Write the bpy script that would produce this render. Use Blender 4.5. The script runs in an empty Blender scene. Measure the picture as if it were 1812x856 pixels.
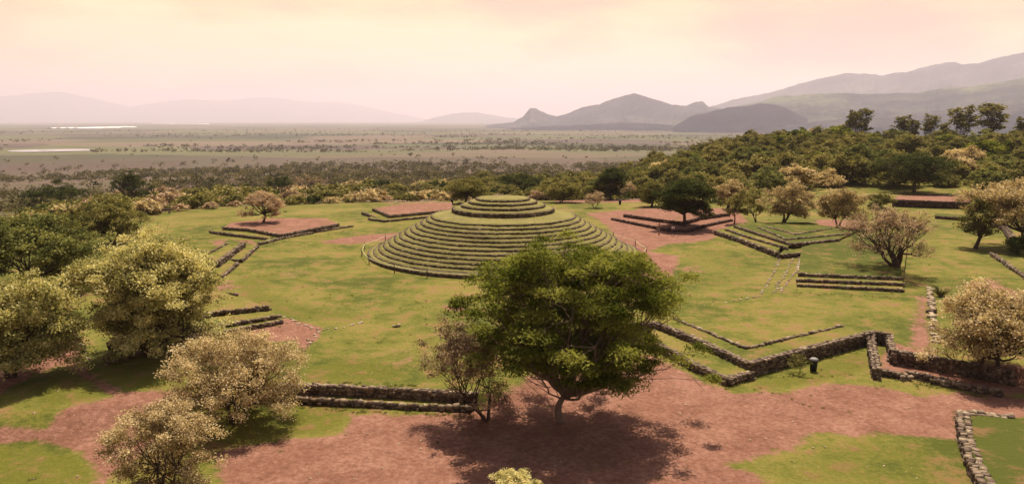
import bpy, math, random
import numpy as np
from mathutils import Vector
random.seed(7); rng = np.random.default_rng(7)
R_ = math.radians
scene = bpy.context.scene
col = scene.collection

# ------------------------------------------------------------------ camera, world, sun, exposure
PITCH = R_(9.4); FPX = 1300.0; CAMZ = 17.7
cam_d = bpy.data.cameras.new('camera'); cam = bpy.data.objects.new('camera', cam_d); col.objects.link(cam)
cam.location = (0, 0, CAMZ); cam.rotation_euler = (math.pi/2 - PITCH, 0, 0)
cam_d.sensor_width = 36; cam_d.lens = 36*FPX/1812; cam_d.clip_start = 0.5; cam_d.clip_end = 90000
scene.camera = cam
scene.cycles.volume_bounces = 3
SUN_EL = R_(64); SUN_AZ = R_(12)          # azimuth measured from +Y towards +X
w = bpy.data.worlds.new("World"); scene.world = w; w.use_nodes = True
nt = w.node_tree; nt.nodes.clear()
def N(t, ty, **kw):
    n = t.nodes.new(ty)
    for k, v in kw.items():
        if k.startswith('i_'):
            n.inputs[k[2:].replace('_', ' ')].default_value = v
        else: setattr(n, k, v)
    return n
def ramp(t, stops, interp='LINEAR'):
    n = t.nodes.new('ShaderNodeValToRGB'); cr = n.color_ramp; cr.interpolation = interp
    while len(cr.elements) < len(stops): cr.elements.new(0.5)
    for e, (p, c) in zip(cr.elements, stops):
        e.position = p; e.color = (c[0], c[1], c[2], 1) if not isinstance(c, (int, float)) else (c, c, c, 1)
    return n
L = lambda t, a, b: t.links.new(a, b)
out = N(nt, 'ShaderNodeOutputWorld')
sky = N(nt, 'ShaderNodeTexSky', sky_type='NISHITA', sun_disc=False, sun_elevation=SUN_EL, sun_rotation=SUN_AZ, dust_density=4.0)
bg1 = N(nt, 'ShaderNodeBackground'); bg1.inputs['Strength'].default_value = 0.05
L(nt, sky.outputs[0], bg1.inputs['Color'])
tc = N(nt, 'ShaderNodeTexCoord')
sep = N(nt, 'ShaderNodeSeparateXYZ'); L(nt, tc.outputs['Generated'], sep.inputs[0])
# thin veil of bright cloud: strong near the horizon, thinning overhead
veil = ramp(nt, [(0.0, 0.0), (0.49, 0.0), (0.5, 1.0), (0.58, 1.0), (0.63, 0.06), (1.0, 0.0)])
half = N(nt, 'ShaderNodeMath', operation='MULTIPLY_ADD'); half.inputs[1].default_value = 0.5; half.inputs[2].default_value = 0.5
L(nt, sep.outputs['Z'], half.inputs[0]); L(nt, half.outputs[0], veil.inputs[0])
mp = N(nt, 'ShaderNodeMapping'); mp.inputs['Scale'].default_value = (2.2, 2.2, 9.0); mp.inputs['Location'].default_value = (3.1, 0.4, 0.2)
L(nt, tc.outputs['Generated'], mp.inputs['Vector'])
nz = N(nt, 'ShaderNodeTexNoise'); nz.inputs['Scale'].default_value = 1.5; nz.inputs['Detail'].default_value = 6; nz.inputs['Roughness'].default_value = 0.52
L(nt, mp.outputs[0], nz.inputs['Vector'])
cc = ramp(nt, [(0.36, (0.80, 0.47, 0.25)), (0.445, (0.98, 0.60, 0.27)), (0.50, (1.06, 0.74, 0.30)), (0.60, (1.22, 0.92, 0.42))])
L(nt, nz.outputs['Fac'], cc.inputs[0])
bg2 = N(nt, 'ShaderNodeBackground'); L(nt, cc.outputs[0], bg2.inputs['Color']); bg2.inputs['Strength'].default_value = 0.60
mx = N(nt, 'ShaderNodeMixShader'); L(nt, veil.outputs[0], mx.inputs[0]); L(nt, bg1.outputs[0], mx.inputs[1]); L(nt, bg2.outputs[0], mx.inputs[2])
L(nt, mx.outputs[0], out.inputs[0])

sd = bpy.data.lights.new('sun', 'SUN'); sun = bpy.data.objects.new('sun', sd); col.objects.link(sun)
sd.energy = 4.9; sd.angle = R_(0.6); sd.color = (1.0, 0.87, 0.70)
sdir = Vector((math.sin(SUN_AZ)*math.cos(SUN_EL), math.cos(SUN_AZ)*math.cos(SUN_EL), math.sin(SUN_EL)))
sun.rotation_euler = sdir.to_track_quat('Z', 'Y').to_euler(); sun.location = (30, 60, 120)
vs = scene.view_settings; vs.view_transform = 'Standard'; vs.look = 'None'; vs.exposure = 0.74; vs.gamma = 1.0; vs.use_curve_mapping = False

# ------------------------------------------------------------------ helpers
CP, SP = math.cos(PITCH), math.sin(PITCH)
def ray(px, py):
    u = (px-906)/FPX; v = (428-py)/FPX
    return np.array([u, CP+v*SP, -SP+v*CP])
def P(px, py, z=0.0):
    d = ray(px, py); t = (z-CAMZ)/d[2]
    return np.array([d[0]*t, d[1]*t, z])
def sstep(a, b, x):
    t = np.clip((x-a)/(b-a), 0, 1); return t*t*(3-2*t)
_perm = np.random.default_rng(3).random((256, 256))
def vnoise(x, y):
    xi = np.floor(x).astype(int); yi = np.floor(y).astype(int); xf = x-xi; yf = y-yi
    xf = xf*xf*(3-2*xf); yf = yf*yf*(3-2*yf)
    g = lambda a, b: _perm[a % 256, b % 256]
    return (g(xi, yi)*(1-xf)+g(xi+1, yi)*xf)*(1-yf)+(g(xi, yi+1)*(1-xf)+g(xi+1, yi+1)*xf)*yf
def fbm(x, y, o=4):
    s = 0; a = 0.5
    for i in range(o):
        s = s+a*vnoise(x*2**i+17.3*i, y*2**i+9.1*i); a *= 0.5
    return s/(1-0.5**o)
def sdist(X, Y, poly):
    """signed distance in metres, positive inside"""
    pts = np.array(poly)[:, :2]; d2 = np.full(X.shape, 1e18); ins = np.zeros(X.shape, bool)
    for i in range(len(pts)):
        a = pts[i]; b = pts[(i+1) % len(pts)]; e = b-a
        t = np.clip(((X-a[0])*e[0]+(Y-a[1])*e[1])/max(e@e, 1e-9), 0, 1)
        d2 = np.minimum(d2, (X-a[0]-t*e[0])**2+(Y-a[1]-t*e[1])**2)
        c = ((a[1] > Y) != (b[1] > Y)) & (X < (b[0]-a[0])*(Y-a[1])/(b[1]-a[1]+1e-12)+a[0]); ins ^= c
    return np.where(ins, 1, -1)*np.sqrt(d2)

# lowered ground in front of the walls (1 m below the round patio)
LOWPX = [(-500, 770), (100, 742), (300, 716), (440, 686), (505, 679), (620, 683), (745, 689), (860, 697), (940, 660), (1020, 600), (1110, 572),
         (1160, 570), (1225, 595), (1325, 641), (1440, 612), (1545, 586), (1574, 590), (1578, 617), (1690, 640), (1790, 655), (1950, 670), (2500, 700)]
LOW = [P(x, y, 0.0)[:2] for x, y in LOWPX] + [np.array([120, -20]), np.array([-120, -20])]
VD = np.array([0, 140, 170, 230, 320, 450, 700, 1200, 2000, 3500, 7000, 60000.])
VZ = np.array([0, 0, -1, -6.5, -12, -19, -29, -42, -51, -56, -58, -58.])
HD = np.array([0, 175, 205, 260, 340, 420, 600, 1000, 1800, 4000, 60000.])
HZ = np.array([0, 0, 0.3, 2.6, 5.6, 5.8, -5, -30, -50, -57, -58.])
def Hh(X, Y):
    X = np.asarray(X, float); Y = np.asarray(Y, float)
    d = np.hypot(X, Y); u = np.where(Y > 1, X/np.maximum(Y, 1), np.sign(X)*9)*1300+906
    wR = sstep(980, 1380, u)
    left = sstep(400, -100, u)
    z = (1-wR)*np.interp(d*(1+0.12*left), VD, VZ)+wR*np.interp(d, HD, HZ)
    far = sstep(220, 700, d)
    z = z+far*(1-sstep(5000, 12000, d))*((fbm(X/310+5, Y/310+3)-0.5)*10+(fbm(X/90, Y/90)-0.5)*3)*(1-0.6*sstep(1500, 3000, d))
    z = z+(fbm(X/11, Y/11, 3)-0.5)*0.30*sstep(16, 30, np.hypot(X+1.2, Y-99)) 
    m = (d < 140)
    if np.any(m):
        s = sdist(X[m] if X.ndim else X, Y[m] if Y.ndim else Y, LOW)
        xx = X[m] if X.ndim else X
        wdt = 0.12+4.0*sstep(-18, -26, xx)+3*sstep(36, 44, xx)+6*sstep(-1.6, 0.5, xx)*(1-sstep(8.5, 10.5, xx))
        dz = -1.0*sstep(-0.0, 1, (s+wdt*0.5)/wdt)
        if X.ndim: z[m] += dz
        else: z = z+dz
    return z
def hit(px, py):
    d = ray(px, py)
    ts = np.concatenate([np.arange(15, 400, 0.25), np.geomspace(400, 30000, 3000)])
    X = d[0]*ts; Y = d[1]*ts; Z = CAMZ+d[2]*ts; h = Hh(X, Y); k = np.argmax(Z <= h)
    if Z[k] > h[k]: k = len(ts)-1
    if k > 0:
        a = (Z[k-1]-h[k-1]); b = (h[k]-Z[k]); f = a/max(a+b, 1e-9); t = ts[k-1]+(ts[k]-ts[k-1])*f
    else: t = ts[0]
    x, y = d[0]*t, d[1]*t
    return np.array([x, y, float(Hh(np.array([x]), np.array([y]))[0])])

def mesh_np(name, V, F, mats, parent=None, smooth=False, attrs=None, loc=None):
    V = np.asarray(V, np.float32); F = np.asarray(F, np.int32)
    me = bpy.data.meshes.new(name); n = F.shape[1]
    me.vertices.add(len(V)); me.vertices.foreach_set('co', V.ravel())
    me.loops.add(F.size); me.loops.foreach_set('vertex_index', F.ravel())
    me.polygons.add(len(F)); me.polygons.foreach_set('loop_start', np.arange(0, F.size, n, dtype=np.int32))
    me.polygons.foreach_set('loop_total', np.full(len(F), n, np.int32))
    if smooth: me.polygons.foreach_set('use_smooth', np.ones(len(F), bool))
    for k, (dom, arr) in (attrs or {}).items():
        a = me.attributes.new(k, 'FLOAT', dom); a.data.foreach_set('value', np.asarray(arr, np.float32))
    me.update(calc_edges=True); me.validate()
    return link(name, me, mats, parent, loc)
def link(name, me, mats, parent=None, loc=None):
    o = bpy.data.objects.new(name, me); col.objects.link(o)
    for m in (mats if isinstance(mats, (list, tuple)) else [mats]): me.materials.append(m)
    if parent: o.parent = parent
    if loc is not None: o.location = loc
    return o
def pymesh(name, V, F, mats, parent=None, smooth=False, loc=None):
    me = bpy.data.meshes.new(name); me.from_pydata([tuple(v) for v in V], [], F); me.update()
    if smooth: me.polygons.foreach_set('use_smooth', [True]*len(me.polygons))
    return link(name, me, mats, parent, loc)
def tag(o, label=None, cat=None, group=None, kind=None):
    if label: o['label'] = label
    if cat: o['category'] = cat
    if group: o['group'] = group
    if kind: o['kind'] = kind
    return o
def empty(name, loc, label, cat, group=None, rz=0):
    o = bpy.data.objects.new(name, None); col.objects.link(o); o.location = loc; o.rotation_euler = (0, 0, rz)
    o.empty_display_size = 0.3
    return tag(o, label, cat, group)
def copy_tree(o, parent=None):
    c = o.copy(); col.objects.link(c)
    if parent: c.parent = parent
    for ch in KIDS.get(o.name, []):
        copy_tree(ch, c)
    return c
KIDS = {}

BOXF = np.array([[0, 1, 3, 2], [4, 6, 7, 5], [0, 4, 5, 1], [2, 3, 7, 6], [0, 2, 6, 4], [1, 5, 7, 3]])
BOXV = np.array([[x, y, z] for x in (-.5, .5) for y in (-.5, .5) for z in (-.5, .5)])
class MB:
    def __init__(s): s.V = []; s.F = []; s.n = 0; s.A = []
    def add(s, V, F, a=0.5):
        V = np.asarray(V, float); F = np.asarray(F); s.V.append(V); s.F.append(F+s.n); s.n += len(V)
        s.A.append(np.full(len(F), a))
    def box(s, c, size, rz=0.0, jit=0.0, a=None, tilt=0.0):
        v = BOXV*np.array(size)
        if jit: v = v*(1-jit*0.6*(rng.random((8, 1)))) + rng.uniform(-1, 1, (8, 3))*jit*np.min(size)*0.5
        if tilt:
            ct, st = math.cos(tilt), math.sin(tilt); v = np.c_[v[:, 0]*ct-v[:, 2]*st, v[:, 1], v[:, 0]*st+v[:, 2]*ct]
        cz, sz = math.cos(rz), math.sin(rz)
        v = np.c_[v[:, 0]*cz-v[:, 1]*sz, v[:, 0]*sz+v[:, 1]*cz, v[:, 2]]+np.array(c)
        s.add(v, BOXF, rng.random() if a is None else a)
    def tube(s, pts, rad, n=6, a=0.5):
        pts = np.asarray(pts, float); m = len(pts)
        T = np.gradient(pts, axis=0); T /= np.linalg.norm(T, axis=1)[:, None]+1e-9
        up = np.array([0.31, 0.17, 0.93]) if abs(T[0][2]) < 0.9 else np.array([1.0, 0.1, 0.0])
        A = np.cross(T, up); A /= np.linalg.norm(A, axis=1)[:, None]+1e-9; B = np.cross(T, A)
        th = np.linspace(0, 2*np.pi, n, endpoint=False)
        r = np.asarray(rad)*np.ones(m)
        V = (pts[:, None, :]+r[:, None, None]*(np.cos(th)[None, :, None]*A[:, None, :]+np.sin(th)[None, :, None]*B[:, None, :])).reshape(-1, 3)
        i = np.arange(m-1)[:, None]*n; j = np.arange(n)[None, :]
        F = np.stack([i+j, i+(j+1) % n, i+n+(j+1) % n, i+n+j], -1).reshape(-1, 4)
        s.add(V, F, a)
    def build(s, name, mat, parent=None, smooth=False, loc=None):
        return mesh_np(name, np.concatenate(s.V), np.concatenate(s.F), mat, parent, smooth, {'var': ('FACE', np.concatenate(s.A))}, loc)

# ------------------------------------------------------------------ materials
def newmat(name):
    m = bpy.data.materials.new(name); m.use_nodes = True; t = m.node_tree; t.nodes.clear()
    o = N(t, 'ShaderNodeOutputMaterial'); return m, t, o
def noise(t, vec, scale, detail=4, rough=0.55):
    n = N(t, 'ShaderNodeTexNoise'); n.inputs['Scale'].default_value = scale; n.inputs['Detail'].default_value = detail
    n.inputs['Roughness'].default_value = rough; L(t, vec, n.inputs['Vector']); return n.outputs['Fac']
def mixc(t, fac, a, b, mode='MIX'):
    n = N(t, 'ShaderNodeMix', data_type='RGBA', blend_type=mode)
    for s, v in ((0, fac), (6, a), (7, b)):
        if isinstance(v, (tuple, list)): n.inputs[s].default_value = (*v[:3], 1)
        elif isinstance(v, (int, float)): n.inputs[s].default_value = v
        else: L(t, v, n.inputs[s])
    return n.outputs[2]
def math_(t, op, a, b=None, c=None, clamp=False):
    n = N(t, 'ShaderNodeMath', operation=op, use_clamp=clamp)
    for i, v in enumerate((a, b, c)):
        if v is None: continue
        if isinstance(v, (int, float)): n.inputs[i].default_value = v
        else: L(t, v, n.inputs[i])
    return n.outputs[0]
def attr(t, name):
    n = N(t, 'ShaderNodeAttribute', attribute_name=name); return n.outputs['Fac']
def bump(t, h, strength, dist):
    b = N(t, 'ShaderNodeBump'); b.inputs['Strength'].default_value = strength; b.inputs['Distance'].default_value = dist
    L(t, h, b.inputs['Height']); return b.outputs[0]
def bsdf(t, o, colr, rough=0.9, normal=None, spec=0.2):
    b = N(t, 'ShaderNodeBsdfPrincipled'); b.inputs['Roughness'].default_value = rough; b.inputs['Specular IOR Level'].default_value = spec
    if isinstance(colr, (tuple, list)): b.inputs['Base Color'].default_value = (*colr[:3], 1)
    else: L(t, colr, b.inputs['Base Color'])
    if normal: L(t, normal, b.inputs['Normal'])
    L(t, b.outputs[0], o.inputs['Surface']); return b

def ground_mat(name, dirt_bias=0.0, dry=0.0):
    m, t, o = newmat(name)
    g = N(t, 'ShaderNodeNewGeometry'); pos = g.outputs['Position']
    big = noise(t, pos, 0.09, 5); mid = noise(t, pos, 0.55, 5, 0.6); fine = noise(t, pos, 3.2, 5, 0.7); fin2 = noise(t, pos, 11, 3, 0.7)
    # grass
    gr = ramp(t, [(0.25, (0.085, 0.110, 0.018)), (0.45, (0.155, 0.172, 0.032)), (0.62, (0.225, 0.210, 0.052)), (0.82, (0.28, 0.210, 0.085))])
    s = math_(t, 'MULTIPLY_ADD', mid, 0.40, math_(t, 'MULTIPLY_ADD', big, 0.55, math_(t, 'MULTIPLY', fine, 0.30)))
    s = math_(t, 'MULTIPLY_ADD', math_(t, 'ADD', s, -0.635+dry), 2.3, 0.5)
    L(t, s, gr.inputs[0])
    lush = math_(t, 'ADD', attr(t, 'lush'), math_(t, 'MULTIPLY_ADD', mid, 1.3, -0.65))
    lr = ramp(t, [(0.35, 0.0), (0.8, 1.0)]); L(t, lush, lr.inputs[0])
    c = mixc(t, math_(t, 'MULTIPLY', lr.outputs[0], 0.85), gr.outputs[0], mixc(t, fine, (0.085, 0.115, 0.014), (0.185, 0.185, 0.030)))
    # worn brown patches
    wr = ramp(t, [(0.575, 0.0), (0.70, 0.65)]); L(t, math_(t, 'MULTIPLY_ADD', fine, 0.25, math_(t, 'MULTIPLY', mid, 0.85)), wr.inputs[0])
    c = mixc(t, wr.outputs[0], c, (0.27, 0.150, 0.085))
    # dirt
    dm = math_(t, 'ADD', math_(t, 'ADD', attr(t, 'dirt'), dirt_bias), math_(t, 'MULTIPLY_ADD', mid, 1.1, math_(t, 'MULTIPLY_ADD', fine, 0.7, -0.9)))
    dr = ramp(t, [(0.40, 0.0), (0.66, 1.0)]); L(t, dm, dr.inputs[0])
    dcol = ramp(t, [(0.30, (0.18, 0.088, 0.060)), (0.5, (0.262, 0.138, 0.100)), (0.68, (0.355, 0.205, 0.155))])
    L(t, math_(t, 'MULTIPLY_ADD', math_(t, 'MULTIPLY_ADD', fine, 0.6, math_(t, 'MULTIPLY', mid, 0.4)), 1.6, -0.30), dcol.inputs[0])
    c = mixc(t, dr.outputs[0], c, dcol.outputs[0])
    c = mixc(t, math_(t, 'MULTIPLY_ADD', fin2, 2.2, -1.1, clamp=True), c, (0.075, 0.055, 0.025))
    # small pebbles
    vo = N(t, 'ShaderNodeTexVoronoi'); vo.inputs['Scale'].default_value = 1.6; L(t, pos, vo.inputs['Vector'])
    pr = ramp(t, [(0.05, 1.0), (0.085, 0.0)]); L(t, vo.outputs['Distance'], pr.inputs[0])
    sc = N(t, 'ShaderNodeSeparateColor'); L(t, vo.outputs['Color'], sc.inputs[0])
    pk = math_(t, 'MULTIPLY', pr.outputs[0], math_(t, 'GREATER_THAN', sc.outputs[0], 0.72))
    c = mixc(t, math_(t, 'MULTIPLY', pk, 0.8), c, (0.40, 0.32, 0.22))
    # valley fields
    mp = N(t, 'ShaderNodeMapping'); mp.inputs['Rotation'].default_value = (0, 0, 0.25); mp.inputs['Scale'].default_value = (0.0026, 0.0034, 0.004)
    L(t, pos, mp.inputs['Vector'])
    v2 = N(t, 'ShaderNodeTexVoronoi'); v2.inputs['Scale'].default_value = 1.0; v2.inputs['Randomness'].default_value = 0.75
    wn = noise(t, mp.outputs[0], 3.0, 3)
    L(t, mixc(t, 0.12, mp.outputs[0], wn, 'ADD'), v2.inputs['Vector'])
    s2 = N(t, 'ShaderNodeSeparateColor'); L(t, v2.outputs['Color'], s2.inputs[0])
    fr = ramp(t, [(0.0, (0.16, 0.155, 0.075)), (0.25, (0.19, 0.18, 0.085)), (0.42, (0.21, 0.145, 0.10)), (0.56, (0.15, 0.155, 0.07)), (0.7, (0.17, 0.105, 0.08)), (0.85, (0.205, 0.175, 0.10))], 'CONSTANT')
    L(t, s2.outputs[0], fr.inputs[0])
    vn = noise(t, pos, 0.02, 5, 0.65)
    fc = mixc(t, math_(t, 'MULTIPLY_ADD', vn, 2.2, -0.85, clamp=True), fr.outputs[0], mixc(t, noise(t, pos, 0.006, 3), (0.15, 0.10, 0.065), (0.09, 0.10, 0.05)))
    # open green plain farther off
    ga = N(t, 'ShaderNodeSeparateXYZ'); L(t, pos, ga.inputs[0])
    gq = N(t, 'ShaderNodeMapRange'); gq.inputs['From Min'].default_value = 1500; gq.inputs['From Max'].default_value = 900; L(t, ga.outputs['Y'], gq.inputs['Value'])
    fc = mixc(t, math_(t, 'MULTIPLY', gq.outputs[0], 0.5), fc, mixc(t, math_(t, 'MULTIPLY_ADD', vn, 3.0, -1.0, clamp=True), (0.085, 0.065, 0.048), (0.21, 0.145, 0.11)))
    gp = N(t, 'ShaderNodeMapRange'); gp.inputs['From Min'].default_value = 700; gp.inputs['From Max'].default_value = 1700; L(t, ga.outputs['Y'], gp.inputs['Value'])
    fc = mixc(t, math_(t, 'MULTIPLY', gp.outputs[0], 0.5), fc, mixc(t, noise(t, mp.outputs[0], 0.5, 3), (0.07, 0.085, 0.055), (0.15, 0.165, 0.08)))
    mq = N(t, 'ShaderNodeMapping'); mq.inputs['Scale'].default_value = (0.0011, 0.0016, 0.001); mq.inputs['Rotation'].default_value = (0, 0, 0.12); L(t, pos, mq.inputs['Vector'])
    bn = ramp(t, [(0.34, (0.060, 0.070, 0.045)), (0.43, (0.115, 0.135, 0.065)), (0.50, (0.125, 0.095, 0.080)), (0.56, (0.17, 0.175, 0.085)), (0.66, (0.22, 0.185, 0.12))]); L(t, noise(t, mq.outputs[0], 1.0, 5, 0.6), bn.inputs[0])
    mv = N(t, 'ShaderNodeMapping'); mv.inputs['Scale'].default_value = (0.0012, 0.0017, 0.001); mv.inputs['Rotation'].default_value = (0, 0, -0.2); L(t, pos, mv.inputs['Vector'])
    v3 = N(t, 'ShaderNodeTexVoronoi'); v3.inputs['Randomness'].default_value = 0.9; v3.inputs['Scale'].default_value = 1.3; L(t, mixc(t, 0.25, mv.outputs[0], noise(t, mv.outputs[0], 2.5, 4), 'ADD'), v3.inputs['Vector'])
    s3 = N(t, 'ShaderNodeSeparateColor'); L(t, v3.outputs['Color'], s3.inputs[0])
    f3 = ramp(t, [(0.0, (0.055, 0.070, 0.042)), (0.18, (0.17, 0.19, 0.08)), (0.36, (0.125, 0.090, 0.085)), (0.52, (0.13, 0.155, 0.065)), (0.66, (0.24, 0.19, 0.13)), (0.78, (0.10, 0.085, 0.075)), (0.9, (0.15, 0.17, 0.085))], 'CONSTANT'); L(t, s3.outputs[0], f3.inputs[0])
    class _B: pass
    b3 = _B(); b3.outputs = [mixc(t, 0.7, bn.outputs[0], f3.outputs[0])]; bn = b3
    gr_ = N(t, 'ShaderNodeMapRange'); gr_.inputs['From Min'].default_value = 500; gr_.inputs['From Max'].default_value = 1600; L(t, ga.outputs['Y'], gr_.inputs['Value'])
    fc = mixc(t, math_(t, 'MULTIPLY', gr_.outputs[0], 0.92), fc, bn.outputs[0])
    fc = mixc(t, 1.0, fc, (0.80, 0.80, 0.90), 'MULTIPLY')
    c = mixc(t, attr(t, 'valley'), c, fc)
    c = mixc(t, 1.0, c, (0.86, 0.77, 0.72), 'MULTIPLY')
    h = math_(t, 'MULTIPLY_ADD', fin2, 0.5, math_(t, 'MULTIPLY_ADD', mid, 2.0, fine))
    bsdf(t, o, c, 0.95, bump(t, h, 0.8, 0.16), 0.1)
    return m
M_ground = ground_mat('ground')
M_turf = ground_mat('platform_turf', 0.12, 0.02)
M_turf_green = ground_mat('green_turf', -0.1, -0.12)
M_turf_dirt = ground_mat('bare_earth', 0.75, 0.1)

def mound_mat():
    m, t, o = newmat('mound_turf'); g = N(t, 'ShaderNodeNewGeometry'); pos = g.outputs['Position']
    mid = noise(t, pos, 0.5, 5, 0.6); fine = noise(t, pos, 3.5, 5, 0.7); f2 = noise(t, pos, 12, 3, 0.7)
    r = ramp(t, [(0.3, (0.13, 0.125, 0.030)), (0.5, (0.225, 0.198, 0.062)), (0.7, (0.31, 0.245, 0.115))])
    L(t, math_(t, 'MULTIPLY_ADD', fine, 0.5, math_(t, 'MULTIPLY', mid, 0.5)), r.inputs[0])
    c = mixc(t, math_(t, 'MULTIPLY_ADD', f2, 1.2, -0.5, clamp=True), r.outputs[0], (0.07, 0.05, 0.02))
    pn = noise(t, pos, 0.28, 4, 0.65); pr_ = ramp(t, [(0.50, 0.0), (0.66, 0.75)]); L(t, pn, pr_.inputs[0])
    c = mixc(t, pr_.outputs[0], c, mixc(t, fine, (0.10, 0.115, 0.02), (0.24, 0.165, 0.10)))
    bsdf(t, o, c, 0.95, bump(t, math_(t, 'ADD', f2, fine), 0.7, 0.12), 0.1); return m
M_mound = mound_mat()
def stone_mat(name, dark, mid_, light):
    m, t, o = newmat(name); g = N(t, 'ShaderNodeNewGeometry'); pos = g.outputs['Position']
    av = attr(t, 'var'); n1 = noise(t, pos, 5, 4, 0.7); n2 = noise(t, pos, 22, 3, 0.7)
    pale = math_(t, 'GREATER_THAN', av, 1.5); a = math_(t, 'SUBTRACT', av, math_(t, 'MULTIPLY', pale, 2.0))
    r = ramp(t, [(0.15, dark), (0.5, mid_), (0.9, light)])
    fc_ = math_(t, 'MULTIPLY_ADD', a, 0.6, math_(t, 'MULTIPLY', n1, 0.45))
    L(t, fc_, r.inputs[0])
    r2 = ramp(t, [(0.15, (0.15, 0.10, 0.065)), (0.5, (0.27, 0.20, 0.13)), (0.9, (0.40, 0.32, 0.22))]); L(t, fc_, r2.inputs[0])
    class _R: pass
    rr0 = _R(); rr0.outputs = [mixc(t, pale, r.outputs[0], r2.outputs[0])]; r = rr0
    c = mixc(t, math_(t, 'MULTIPLY_ADD', n2, 1.2, -0.45, clamp=True), r.outputs[0], dark)
    bsdf(t, o, c, 0.92, bump(t, math_(t, 'ADD', n1, n2), 0.6, 0.05), 0.15); return m
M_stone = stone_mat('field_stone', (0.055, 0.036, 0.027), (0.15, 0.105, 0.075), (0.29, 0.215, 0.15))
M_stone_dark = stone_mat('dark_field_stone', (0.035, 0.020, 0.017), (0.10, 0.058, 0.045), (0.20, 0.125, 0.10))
M_stone_ring = stone_mat('ring_stone', (0.055, 0.038, 0.026), (0.12, 0.085, 0.055), (0.24, 0.18, 0.12))
M_cap = stone_mat('pale_cap_stone', (0.20, 0.14, 0.09), (0.37, 0.28, 0.19), (0.52, 0.43, 0.30))
def plain(name, c, rough=0.8, metal=0.0, var=0.15):
    m, t, o = newmat(name); g = N(t, 'ShaderNodeTexCoord')
    n = noise(t, g.outputs['Object'], 9, 4); b = bsdf(t, o, mixc(t, n, tuple(x*(1-var) for x in c), tuple(min(1, x*(1+var)) for x in c)), rough)
    b.inputs['Metallic'].default_value = metal; return m
def bark_mat(name, a, b_):
    m, t, o = newmat(name); g = N(t, 'ShaderNodeTexCoord')
    mp = N(t, 'ShaderNodeMapping'); mp.inputs['Scale'].default_value = (6, 6, 1.2); L(t, g.outputs['Object'], mp.inputs['Vector'])
    n = noise(t, mp.outputs[0], 2.5, 5, 0.65)
    bsdf(t, o, mixc(t, n, a, b_), 0.95, bump(t, n, 0.8, 0.05), 0.1); return m
M_bark = bark_mat('dark_bark', (0.035, 0.022, 0.018), (0.11, 0.075, 0.06))
M_bark_pale = bark_mat('pale_bark', (0.10, 0.065, 0.05), (0.26, 0.19, 0.15))
def leaf_mat(name, dark, mid_, light, trans=0.22):
    m, t, o = newmat(name); a = attr(t, 'var'); oi = N(t, 'ShaderNodeObjectInfo')
    r = ramp(t, [(0.08, dark), (0.42, mid_), (0.84, light)])
    L(t, math_(t, 'ADD', a, math_(t, 'MULTIPLY_ADD', oi.outputs['Random'], 0.24, -0.12)), r.inputs[0])
    d = N(t, 'ShaderNodeBsdfDiffuse'); L(t, r.outputs[0], d.inputs['Color'])
    tr = N(t, 'ShaderNodeBsdfTranslucent'); L(t, mixc(t, 1.0, r.outputs[0], (1.0, 0.95, 0.55), 'MULTIPLY'), tr.inputs['Color'])
    x = N(t, 'ShaderNodeMixShader'); x.inputs[0].default_value = trans; L(t, d.outputs[0], x.inputs[1]); L(t, tr.outputs[0], x.inputs[2])
    L(t, x.outputs[0], o.inputs['Surface']); return m
LEAF = {
 'green':  leaf_mat('fresh_green_leaves', (0.035, 0.050, 0.008), (0.125, 0.148, 0.024), (0.31, 0.31, 0.07), 0.42),
 'dark':   leaf_mat('dark_green_leaves', (0.020, 0.030, 0.012), (0.055, 0.068, 0.022), (0.12, 0.13, 0.04)),
 'olive':  leaf_mat('olive_leaves', (0.06, 0.06, 0.02), (0.17, 0.16, 0.05), (0.32, 0.28, 0.10), 0.3),
 'valley': leaf_mat('far_tree_leaves', (0.05, 0.047, 0.028), (0.11, 0.098, 0.048), (0.21, 0.18, 0.08)),
 'wood': leaf_mat('woodland_leaves', (0.055, 0.065, 0.026), (0.16, 0.17, 0.055), (0.31, 0.30, 0.10), 0.33),
 'yellow': leaf_mat('yellow_green_leaves', (0.10, 0.10, 0.028), (0.225, 0.20, 0.06), (0.38, 0.32, 0.12)),
 'cream':  leaf_mat('cream_blossom', (0.14, 0.135, 0.042), (0.47, 0.43, 0.17), (0.80, 0.71, 0.36), 0.36),
 'beige':  leaf_mat('dry_beige_blossom', (0.17, 0.12, 0.06), (0.46, 0.35, 0.19), (0.74, 0.60, 0.36), 0.35),
 'pink':   leaf_mat('pinkish_dry_leaves', (0.14, 0.09, 0.055), (0.40, 0.28, 0.18), (0.66, 0.50, 0.34), 0.3),
}

# ------------------------------------------------------------------ ground sheet
az = np.concatenate([np.linspace(-180, -48, 30, endpoint=False), np.linspace(-48, 48, 620, endpoint=False), np.linspace(48, 180, 30, endpoint=False)])
rr = [0.5, 8, 14, 20, 25]
while rr[-1] < 46000:
    d = rr[-1]; rr.append(d*(1.0052 if d < 130 else 1.009 if d < 500 else 1.02))
rr = np.array(rr)
Ag, Rg = np.meshgrid(np.radians(az), rr)
GX = np.sin(Ag)*Rg; GY = np.cos(Ag)*Rg
GZ = Hh(GX.ravel(), GY.ravel()).reshape(GX.shape)
nr, na = GX.shape
ii = (np.arange(nr-1)[:, None]*na); jj = np.arange(na)[None, :]
GF = np.stack([ii+jj, ii+(jj+1) % na, ii+na+(jj+1) % na, ii+na+jj], -1).reshape(-1, 4)[:, ::-1]
fx, fy, fz = GX.ravel(), GY.ravel(), GZ.ravel()
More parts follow.
